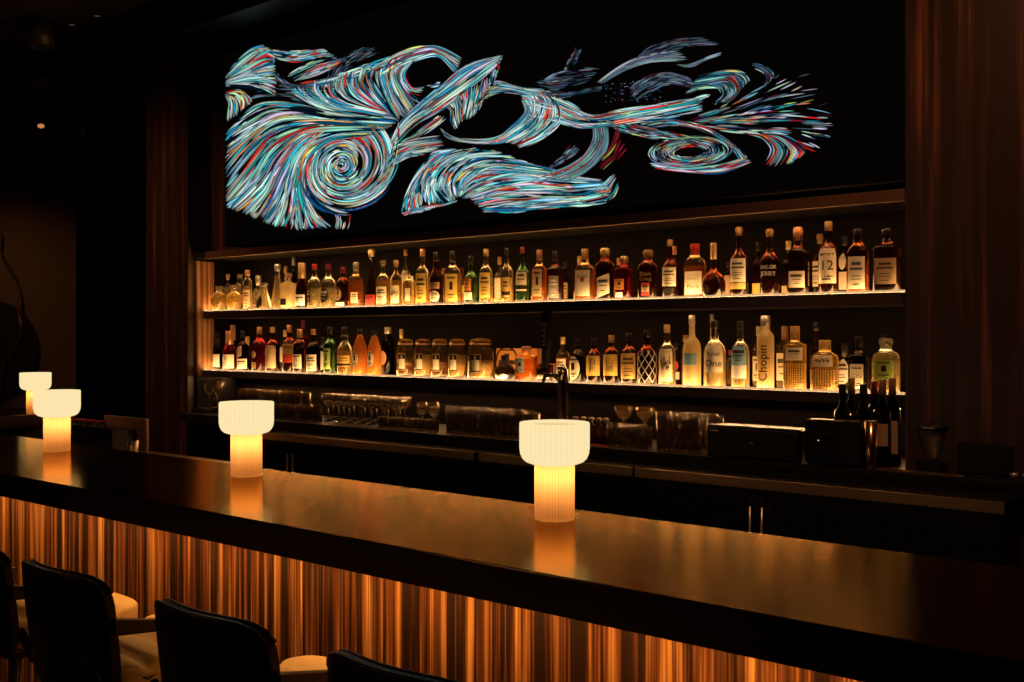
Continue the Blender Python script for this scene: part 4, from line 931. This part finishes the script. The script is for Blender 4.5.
lb(505, 355, 22, 'ball', 'g_black', 'cap_black', (.02, .26, .55, 'paper_white', 'oval none'), 'round black bottle with a white crescent base in front of the orange box', KIND and 4.48)
lb(526.5, 346, 21, 'cube', 'g_amber', 'cap_copper!', (.22, .66, .55, 'paper_white', 'emblem', -.35), 'square amber whisky bottle with white label left of the beer tap', fill=.62)
lb(546, 357, 18, 'cube', 'g_dark', 'cap_black', (.1, .26, .8, 'paper_white', 'title'), 'short dark bottle with low white label behind the beer tap handle')
lb(563, 337, 13, 'round', 'g_amber', 'cap_gold', (.14, .50, .8, 'paper', 'lines', -.3), 'amber bottle with gold cap directly behind the beer tap column', B1)
lb(578, 339, 16, 'round', 'g_black', 'cap_black', (.06, .60, .8, 'paper', 'oval emblem', -.4), 'black bottle with a large rounded cream label right of the beer tap')
lb(594, 338, 16, 'round', 'g_dark', 'cap_black', (.16, .60, .85, 'paper_yellow', 'text:白|州'), 'dark bottle with pale label bearing black brush characters, black cap')
lb(611.5, 335, 17, 'round', 'g_dark', 'cap_cork', (.16, .60, .85, 'paper_yellow', 'text:山|崎'), 'dark bottle with brush character label and a cork coloured cap')
lb(629, 333, 17, 'round', 'g_dark', 'cap_black', (.10, .60, .85, 'paper_gold', 'lines'), 'dark bottle with golden yellow label, left of the lattice bottle')
def lattice(t, sf, r, H):
    vs = []; fs = []
    for k in range(8):
        for sgn in (-1, 1):
            b = len(vs); n = 16
            for i in range(n+1):
                f = i/n; a = -pi+2*pi*k/8+sgn*f*2.1; z = .04+.58*f
                for d in (-.035, .035): vs.append(sf.at(a+d, min(z, .65), .0015))
            for i in range(n): fs.append((b+2*i, b+2*i+1, b+2*i+3, b+2*i+2))
    mesh_obj('lattice_ornament', vs, fs, M['ink_white'], t, False)
lb(647, 330, 19, 'arch', 'g_dark', 'cap_black', None, 'dark bottle wrapped in a white diamond lattice', extra=lattice)
lb(667, 324.6, 17, 'arch', 'g_clear', 'cap_cork', (.06, .60, .72, 'paper', 'script', 0), 'clear bottle with tall cream label and slanted script, right of the lattice bottle')
lb(676.3, 343, 9, 'round', 'g_red', 'cap_black', [(.12, .30, .8, 'paper_white', 'none'), (.34, .56, .6, 'paper_red', 'oval none')], 'dark bottle with red oval and white label squeezed beside the frosted vodka', B1)
lb(685.5, 335, 8, 'slim', 'g_clear', 'cap_copper', None, 'slim pale bottle behind the frosted bottle with silver neck', B1)
lb(692, 315, 18, 'arch', 'g_frost', 'cap_silver', (.30, .46, .7, 'paper_blue', 'none'), 'frosted vodka bottle with pale blue band and long silver neck')
lb(712, 314, 12, 'long', 'g_frost', 'cap_silver', None, 'frosted bottle whose neck shows behind the wide clear vodka bottle', B1)
lb(714.8, 320, 22, 'arch', 'g_clear', 'cap_black', (.22, .62, .8, 'paper', 'text:Ketel|One', .1), 'wide clear vodka bottle with cream label and rounded shoulders')
lb(731, 350, 8, 'slim', 'g_amber', 'cap_dred', None, 'thin amber bottle between the wide vodka and the blue labelled bottle', B1)
lb(740.5, 321, 18, 'arch', 'g_clear', 'cap_black', [(.34, .62, .85, 'paper_blue', 'title'), (.14, .335, .85, 'paper_white', 'none')], 'clear bottle with blue label over white, black cap')
lb(758.5, 326, 12, 'round', 'g_clear', 'cap_silver', (.10, .50, .8, 'paper', 'emblem'), 'pale bottle behind and left of the tall frosted script bottle', B1)
lb(765.5, 315.6, 17, 'slim', 'g_frost', 'cap_silver', (.06, .64, .8, 'g_frost', 'vtext:Chopin'), 'tallest frosted bottle, black script running up its front')
lb(785, 326, 16, 'cube', 'g_gold', 'cap_wood', (.12, .56, .8, 'paper', 'title', -.2), 'square pale gold bottle with peach label and wood stopper, partly hidden', B1)
def texture_rings(t, sf, r, H):
    rects = []
    for i in range(13):
        for k in range(14): rects.append((-1.25+k*.18, -1.25+k*.18+.10, .06+i*.028, .06+i*.028+.014))
    multi_patch(sf, rects, .0014, M['ink_gold'], 'embossed_texture', t)
lb(795, 326, 23, 'cube', 'g_gold', 'cap_wood', (.46, .66, .85, 'paper', 'title'), 'square studded bottle with wood stopper and cream label across its top', extra=texture_rings, fill=.9)
lb(817, 322, 16, 'arch', 'g_dark', 'cap_black', None, 'dark round shouldered bottle rising behind the hexagonal studded bottle', B1)
lb(825, 340, 27, 'flask', 'g_gold', 'cap_cork', (.48, .70, .9, 'paper', 'script'), 'wide studded golden bottle with cream band and short cork neck', extra=texture_rings, fill=.9)
lb(845, 343, 18, 'ball', 'g_black', 'cap_black', (.10, .66, .9, 'paper_white', 'oval lines', -.2), 'black bottle with large white rounded label left of the gin label', B1)
lb(859, 336, 19, 'square', 'g_black', 'cap_black', (.06, .50, .8, 'paper', 'tt:GIN'), 'black square bottle with cream label reading GIN')
lb(884, 334, 14, 'round', 'g_clear', 'cap_black', None, 'clear bottle with black cap behind the lime labelled one', B1)
lb(886, 338, 27, 'flask', 'g_clear', 'cap_glass!', (.24, .60, .85, 'paper_green', 'emblem'), 'wide clear bottle with lime green label at the right end of the lower shelf', fill=.56)
# ---- wine bottles standing on the counter at the right
for px, top, cap, lab, d, y in ((842.5, 384, 'cap_black', None, 'wine bottle with dark capsule, leftmost of those on the counter', 4.31), (851.5, 378, 'cap_tan', (.2, .5, .6, 'paper_grey', 'none'), 'wine bottle with tan capsule between two dark capped ones', 4.383), (863.5, 384, 'cap_black', None, 'dark capped wine bottle right behind the copper shaker', 4.31),
                                (874.5, 381, 'cap_dred', (.2, .5, .6, 'paper_grey', 'none'), 'wine bottle with reddish brown capsule right of the copper shaker', 4.383), (882.5, 379, 'cap_tan', (.25, .5, .6, 'paper_tan', 'none'), 'tan capsule wine bottle, next to last on the counter', 4.31), (892.5, 378, 'cap_tan', (.15, .52, .75, 'paper_tan', 'none'), 'rightmost wine bottle on the counter, with tall tan label', 4.383)):
    bottle(ZL, y, px, top, 17, 'wine', 'g_black', cap, lab, d, sub='wine_bottle', group='wine bottles on the back counter')

# ====================================================================== BEER TAP
ty = 4.24; tx = wx(563, ty)
tap = thing('beer_tap', 'chrome beer tap tower behind the nearest lamp with a tall black lettered handle', 'beer tap', (tx, 4.24, ZL))
ztop = wz(563, 366, 4.24)-ZL
lathe('tower_column', [(0, 0), (.055, 0), (.055, .008), (.032, .014), (.028, .03), (.028, ztop-.03), (.032, ztop-.02), (.032, ztop-.005), (.02, ztop), (0, ztop+.004)], M['chrome'], tap, 24)
for fx, fz, sd in ((-.055, ztop-.045, -1), (.045, ztop-.035, 1)):
    f_ = tube('faucet', [(0, -.02, fz), (fx*.6, -.05, fz), (fx, -.075, fz-.004), (fx*1.1, -.085, fz-.03), (fx*1.1, -.085, fz-.06)], [.011, .011, .012, .009, .007], M['chrome'], tap, 10)
    lathe('faucet_collar', [(0, 0), (.014, 0), (.016, .006), (.012, .014), (0, .016)], M['chrome'], f_, 14, (fx, -.075, fz+.004))
hx = wx(546, 4.16)-tx
hb = wz(546, 372, 4.16)-ZL; ht = wz(549, 311, 4.16)-ZL
bm = bmesh.new(); rows_ = []
for z, w_, d_, sx in ((hb, .010, .010, 0), (hb+.02, .015, .013, 0), (hb+.1, .017, .014, .004), (ht-.05, .020, .015, .012), (ht, .021, .015, .015)):
    rows_.append([bm.verts.new((hx+sx+a*w_, -.085+b*d_, z)) for a, b in ((-1, -1), (1, -1), (1, 1), (-1, 1))])
for i in range(4):
    for k in range(4): bm.faces.new((rows_[i][k], rows_[i][(k+1) % 4], rows_[i+1][(k+1) % 4], rows_[i+1][k]))
bm.faces.new(rows_[0][::-1]); bm.faces.new(rows_[-1]); bmesh.ops.recalc_face_normals(bm, faces=bm.faces)
th_ = bm_obj('tap_handle', bm, M['black_gloss'], tap)
tube('handle_stem', [(hx, -.085, hb), (hx*.8, -.08, ztop-.03)], .006, M['chrome'], tap)
V, Fc = text_geo('MARE')
mesh_obj('handle_lettering', [(hx+.009-(-y)*.040*-1*-1, -.1015, hb+.19+x*.048*-1*-1) for x, y, _ in [(vx, -vy, 0) for vx, vy, _ in V]], Fc, M['ink_white'], th_, False)

# ====================================================================== MACHINES AND SMALL THINGS ON THE BACK COUNTER
def cbox(name, px0, px1, y0, y1, top_px, parent, mat='black_gloss', bev=.006, z0=ZL):
    x0, x1 = wx(px0, y0), wx(px1, y0); zt = wz((px0+px1)/2, top_px, y0)
    return box(name, x0, x1, y0, y1, z0, zt, M[mat], parent, bev), x0, x1, zt
t = thing('drawer_unit', 'long low black drawer unit on the counter beside the tall glasses', 'drawer unit', (0, 0, 0))
o, a, b, z = cbox('casing', 707, 801, 4.215, 4.335, 427, t)
box('front_drawer', a+.01, b-.01, 4.209, 4.2145, ZL+.012, z-.012, M['cab'], t, .002)
box('maker_plate', a+.02, a+.06, 4.2065, 4.2085, z-.028, z-.022, M['cap_silver'], t)
lathe('round_lock', [(0, 0), (.008, 0), (.008, .003), (0, .004)], M['cap_silver'], t, 12, ((a+b)/2, 4.206, (ZL+z)/2))
t = thing('receipt_printer', 'black receipt printer with rounded top left of the copper shaker', 'printer', (0, 0, 0))
o, a, b, z = cbox('casing', 803, 861, 4.212, 4.27, 420, t, bev=.02)
box('paper_slot', a+.03, b-.10, 4.2085, 4.2115, z-.075, z-.045, M['cab'], t, .002)
lathe('shiny_dot', [(0, 0), (.004, 0), (.003, .003), (0, .003)], M['bulb'], t, 10, (a+.07, 4.207, z-.09))  # chrome dot, its glint put in as emission
box('side_cover', b-.085, b-.012, 4.2085, 4.2115, ZL+.01, z-.02, M['cab'], t, .002)
y = 4.24; xs_ = wx(871.5, y)
t = thing('cocktail_shaker', 'polished copper toned shaker tin standing in front of the wine bottles', 'shaker', (xs_, 4.232, ZL))
hh = wz(871.5, 421, 4.235)-ZL
lathe('tin_body', [(0, 0), (.020, 0), (.021, .003), (.028, hh), (.0265, hh), (.0195, .005), (0, .004)], M['copper'], t, 24)
lathe('rolled_rim', [(.028, hh-.002), (.0300, hh), (.028, hh+.002), (.0262, hh)], M['chrome'], t, 24)
# blender
y = 4.24; xb_ = wx(929, y)
t = thing('blender', 'dark countertop blender against the wood pier at the right', 'blender', (xb_, y+.06, ZL))
box('motor_base', -.055, .055, -.055, .055, 0, .05, M['black_gloss'], t, .01)
lathe('jug', [(0, .052), (.030, .052), (.036, .06), (.058, .165), (.060, .17), (.057, .17), (.034, .062), (0, .056)], M['cap_silver'], t, 24)
lathe('lid', [(.061, .168), (.066, .172), (.066, .188), (.05, .196), (0, .196)], M['black'], t, 24)
for k in range(5): box('lid_mark', -.026+k*.0105, -.019+k*.0105, -.0672+abs(k-2)*.0006, -.0655, .177, .184, M['cap_silver'], t)
t = thing('drip_tray', 'thin flat tray with a lit brass front edge on the right of the counter', 'tray', (0, 0, 0))
xa, xb2 = wx(876, 4.205), wx(964, 4.205)
box('tray_base', xa, xb2, 4.213, 4.27, ZL, ZL+.006, M['black'], t, .001)
box('front_rim', xa, xb2, 4.205, 4.2125, ZL, ZL+.010, M['brass'], t, .001)
t = thing('condiment_tray', 'small dark tray holding glinting jiggers at the right end of the counter', 'tray', (wx(1003, 4.225)+.06, 4.24, ZL))
box('tray_body', -.05, .17, -.03, .03, 0, .006, M['black'], t, .002)
for k in range(4): lathe('tray_cup', [(0, .0065), (.012, .0065), (.018, .028), (.0165, .028), (.011, .009), (0, .009)], M['cap_silver'], t, 12, (-.025+.045*k, 0, 0))
# tablet screen behind the blender
t = thing('order_terminal', 'black order terminal leaning at the wood pier right of the blender', 'terminal', (wx(978, 4.24)+.02, 4.25, ZL), 0)
box('terminal_foot', -.06, .06, -.012, .02, 0, .01, M['black'], t, .003)
box('terminal_display', -.10, .10, -.005, .012, .0105, .13, M['black_gloss'], t, .005)

# ====================================================================== SERVICE STATION AT THE FAR LEFT
SYS = 3.05
t = thing('service_station', 'low service counter behind the left end of the bar', 'counter', (0, 0, 0))
sx0, sx1 = -6.90, -4.95
box('station_top', sx0, sx1, 3.0, 3.56, .86, .89, M['steel'], t, .003)
box('station_body', sx0+.02, sx1-.02, 3.03, 3.53, 0, .859, M['cab'], t)
yb_ = 3.36
bx0, bx1 = wx(46, yb_), wx(112, yb_); bx0 = max(bx0, sx0+.01)
ztb = wz(90, 428, yb_)
t = thing('garnish_cabinet', 'dark box with slatted front carrying punnets of red fruit', 'cabinet', (0, 0, 0))
box('cabinet_body', bx0, bx1, yb_, yb_+.16, .891, ztb, M['stool_wood'], t, .004)
for k in range(5): box('front_slat', bx0+.01, bx1-.01, yb_-.006, yb_-.0005, .90+k*.030, .915+k*.030, M['black'], t, .001)
rr_ = random.Random(3)
for k, (px, d) in enumerate(((78, 'left punnet of red berries, beside the third lamp'), (88, 'middle punnet of red berries on the slatted box'), (98, 'right punnet of red berries at the corner of the slatted box'))):
    t = thing('berry_punnet', d, 'fruit punnet', (max(wx(px, yb_+.06), bx0+.05+k*.1), yb_+.07, ztb), 0, 'berry punnets')
    box('punnet_tray', -.038, .038, -.035, .035, .001, .022, M['g_thin'], t, .004)
    for i in range(9): lathe('berry', [(0, -.010), (.008, -.007), (.011, 0), (.008, .007), (0, .010)], M['berry'], t, 10, (-.024+.024*(i % 3), -.022+.022*(i//3), .034))
xt = wx(133, 3.30)
t = thing('steel_tumbler', 'small steel cup on the low service counter', 'cup', (xt, 3.30, .8905))
lathe('cup_body', [(0, 0), (.028, 0), (.034, .10), (.032, .10), (.026, .003), (0, .003)], M['steel'], t, 20)
lathe('cup_rim', [(.0335, .099), (.036, .101), (.0335, .103), (.0315, .101)], M['chrome'], t, 20)
def cloth(x, y, z): return (x+.01*sin(y*60), y, z+.006*sin(x*50)*cos(y*35))
bm = pad_data(.16, .06, .012, 4, 10, cloth)
o = bm_obj('bar_towel', bm, M['towel'], None, True); o.location = (wx(150, 3.15), 3.15, .9065)
tag(o, 'folded white towel on the low service counter', 'towel')
yb2 = 3.535; o = box('chopping_board', wx(104, yb2), wx(146, yb2), yb2, yb2+.02, .891, wz(125, 417, yb2), M['board'], None, .004)
tag(o, 'pale upright wooden board behind the steel cup', 'chopping board')

# ====================================================================== LEFT WALL SCONCE, CEILING FITTINGS
# disc sconce on the end wall (x = -9.5): big dark disc with a wavy brass edge
def lw(px, py, x=-9.5):
    u = (px-512)/F; k = x/(u*SA-CA); return (x, k*(u*CA+SA), EYE+(HOR-py)*k/F)
sc = thing('wall_sconce', 'large dark disc wall ornament with wavy brass ribbon at the far left', 'wall ornament', (0, 0, 0))
c = lw(-12, 350); rad = .44
vs = []; fs = []
n = 48
for q, xx in ((rad, -9.499), (rad, -9.46), (rad-.02, -9.45), (0.001, -9.45)):
    for k in range(n): vs.append((xx, c[1]+q*cos(2*pi*k/n), c[2]+q*sin(2*pi*k/n)))
for j in range(3):
    for k in range(n): fs.append((j*n+k, j*n+(k+1) % n, (j+1)*n+(k+1) % n, (j+1)*n+k))
mesh_obj('disc', vs, fs, M['black'], sc, False)
pts = [lw(a, b, -9.42) for a, b in ((2, 232), (1, 250), (8, 264), (17, 280), (21, 298), (20, 312), (22, 330), (14, 350), (5, 362), (1, 380), (0, 405))]
vs = []; fs = []
P2 = catmull([(p[1], p[2]) for p in pts], 60)
for i, (yy, zz) in enumerate(P2):
    for dx, dy in ((-.006, -.005), (.006, -.005), (.006, .006), (-.006, .006)): vs.append((-9.42+dx, yy+dy, zz))
for i in range(59):
    for k in range(4): fs.append((i*4+k, i*4+(k+1) % 4, (i+1)*4+(k+1) % 4, (i+1)*4+k))
mesh_obj('brass_ribbon', vs, fs, M['brass'], sc, False)
pl = [lw(a, b, -9.44) for a, b in ((19, 296), (16, 312), (19, 330), (23, 312))]
mesh_obj('brass_leaf', [(p[0], p[1], p[2]) for p in pl]+[(p[0]+.012, p[1], p[2]) for p in pl], [(0, 1, 2, 3), (7, 6, 5, 4), (0, 4, 5, 1), (1, 5, 6, 2), (2, 6, 7, 3), (3, 7, 4, 0)], M['brass'], sc, False)
def at_z(px, py, z):
    k = (z-EYE)*F/(HOR-py); u = (px-512)/F; return (k*(u*SA-CA), k*(u*CA+SA), z)
M['spot_lens'] = emis('glint_spot_lens', (1, .55, .38), .10)  # spots are off; the glint on their lenses is weak emission
for px, py, d in ((72, 24, 'small recessed ceiling spot nearest the ceiling cylinder'), (97, 15, 'small recessed ceiling spot close to the upper edge of the view'), (136, 38, 'recessed ceiling spot above the dark passage'), (161, 29, 'recessed ceiling spot above the left wood pier')):
    p = at_z(px, py, ZC)
    t = thing('recessed_spot', d, 'ceiling light', (p[0], p[1], ZC), 0, 'recessed ceiling spots')
    lathe('trim_ring', [(.028, -.001), (.045, -.002), (.045, -.008), (.028, -.012)], M['shelf_lip'], t, 20)
    lathe('lens', [(0, -.003), (.027, -.003)], M['spot_lens'], t, 16)
p = at_z(40, 20, ZC)
t = thing('ceiling_cylinder', 'dark cylindrical fitting on the ceiling at the upper left', 'ceiling light', (p[0], p[1], ZC))
lathe('drum', [(0, -.001), (.10, -.001), (.10, -.20), (.085, -.20), (.08, -.17), (0, -.17)], M['shelf_lip'], t, 28)
lathe('fixing_plate', [(.101, -.001), (.115, -.002), (.115, -.012), (.101, -.012)], M['black'], t, 28)
# spot on a rail near the end wall
a0 = lw(-8, 93, -9.2); a1 = lw(46, 109, -9.2)
t = thing('track_light', 'small glowing orange spotlight on a thin rail high at the left', 'spotlight', (0, 0, 0))
tube('rail', [a0, a1], .012, M['shelf_lip'], t)
h0 = lw(44, 118, -9.2); h1 = lw(40, 128, -9.1)
tube('lamp_head', [h0, h1], [.03, .042], M['black'], t, 14)
tube('hanger', [a1, h0], .006, M['black'], t)
bmx = pad_data(.032, .028, .020, 2, 4); bmesh.ops.translate(bmx, verts=bmx.verts, vec=lw(41, 126, -9.06)); M['spotbulb'] = emis('amber_spot_bulb', (1, .36, .10), .55)
bm_obj('bulb', bmx, M['spotbulb'], t, True)
t = thing('security_camera', 'small black round camera dome under the spotlight on the left wall', 'camera', (0, 0, 0))
q = lw(62, 163, -9.3)
bmx = pad_data(.075, .075, .06, 2, 8); bmesh.ops.translate(bmx, verts=bmx.verts, vec=q); bm_obj('dome', bmx, M['black_gloss'], t, True)
tube('mount_arm', [(-9.499, q[1], q[2]+.03), (q[0], q[1], q[2]+.02)], .02, M['black'], t)

# ====================================================================== LIGHT
def light(name, kind, loc, energy, col, rot=(0, 0, 0), **k):
    d = bpy.data.lights.new(name, kind); d.energy = energy; d.color = col
    for a, b in k.items(): setattr(d, a, b)
    o = bpy.data.objects.new(name, d); o.location = loc; o.rotation_euler = rot; C.objects.link(o); return o
def aim(o, p):
    from mathutils import Vector
    o.rotation_euler = (Vector(p)-o.location).to_track_quat('-Z', 'Y').to_euler()
WARMC = (1, .50, .20)
o = light('wall_washer', 'SPOT', (-8.0, 3.3, 3.3), 42, WARMC, spot_size=radians(52), spot_blend=1.0, shadow_soft_size=.05); aim(o, (-9.5, 4.75, 1.7))
o = light('left_pier_fill', 'SPOT', (-6.6, 2.3, 3.4), 60, (1, .42, .22), spot_size=radians(80), spot_blend=1.0, shadow_soft_size=.05); aim(o, (-7.2, 4.3, 1.8))  # added fill spot, brightens the left pier, no fitting
o = light('right_pier_fill', 'SPOT', (-.9, 2.9, 3.9), 75, (1, .45, .22), spot_size=radians(85), spot_blend=1.0, shadow_soft_size=.08); aim(o, (-1.0, 4.28, 1.5))  # added fill spot to lift the right pier, no fitting
o = light('glassware_fill', 'AREA', ((XL+XR)/2, 4.66, 1.305), 17, WARMC, shape='RECTANGLE', size=XR-XL-.1, size_y=.01); aim(o, ((XL+XR)/2, 4.35, 1.0))  # added strip under the lower shelf to brighten the glasses
for nm, z_, e_w in (('upper_profile_light', 2.150, 4.5), ('lower_profile_light', 1.728, 3.5)):
    o = light(nm, 'AREA', ((XL+XR)/2, 4.425, z_), e_w, (1, .52, .2), shape='RECTANGLE', size=XR-XL-.1, size_y=.008); aim(o, ((XL+XR)/2, 4.47, z_-.3))
light('room_fill', 'POINT', (-4.5, -1.5, 2.6), 14, (1, .45, .25), shadow_soft_size=.3)  # added unseen fill behind the camera for general brightness
w = bpy.data.worlds.new('dim_room'); bpy.context.scene.world = w; w.use_nodes = True
w.node_tree.nodes['Background'].inputs[0].default_value = (1, .55, .35, 1); w.node_tree.nodes['Background'].inputs[1].default_value = .004

# ====================================================================== CAMERA
cam = bpy.data.cameras.new('camera'); cam.sensor_width = 36; cam.lens = F/1024*36
cam.shift_y = -(341-HOR)/1024
co = bpy.data.objects.new('camera', cam); C.objects.link(co)
co.location = (0, 0, EYE); co.rotation_euler = (pi/2, 0, math.asin(CA))
s = bpy.context.scene; s.camera = co
s.view_settings.view_transform = 'Standard'; s.view_settings.look = 'None'; s.view_settings.exposure = 0; s.view_settings.gamma = 1; s.view_settings.use_curve_mapping = False
s.cycles.max_bounces = 10; s.cycles.transmission_bounces = 8; s.cycles.transparent_max_bounces = 8; s.cycles.caustics_refractive = True; s.cycles.caustics_reflective = False
s.cycles.use_denoising = True; s.cycles.sample_clamp_indirect = 4
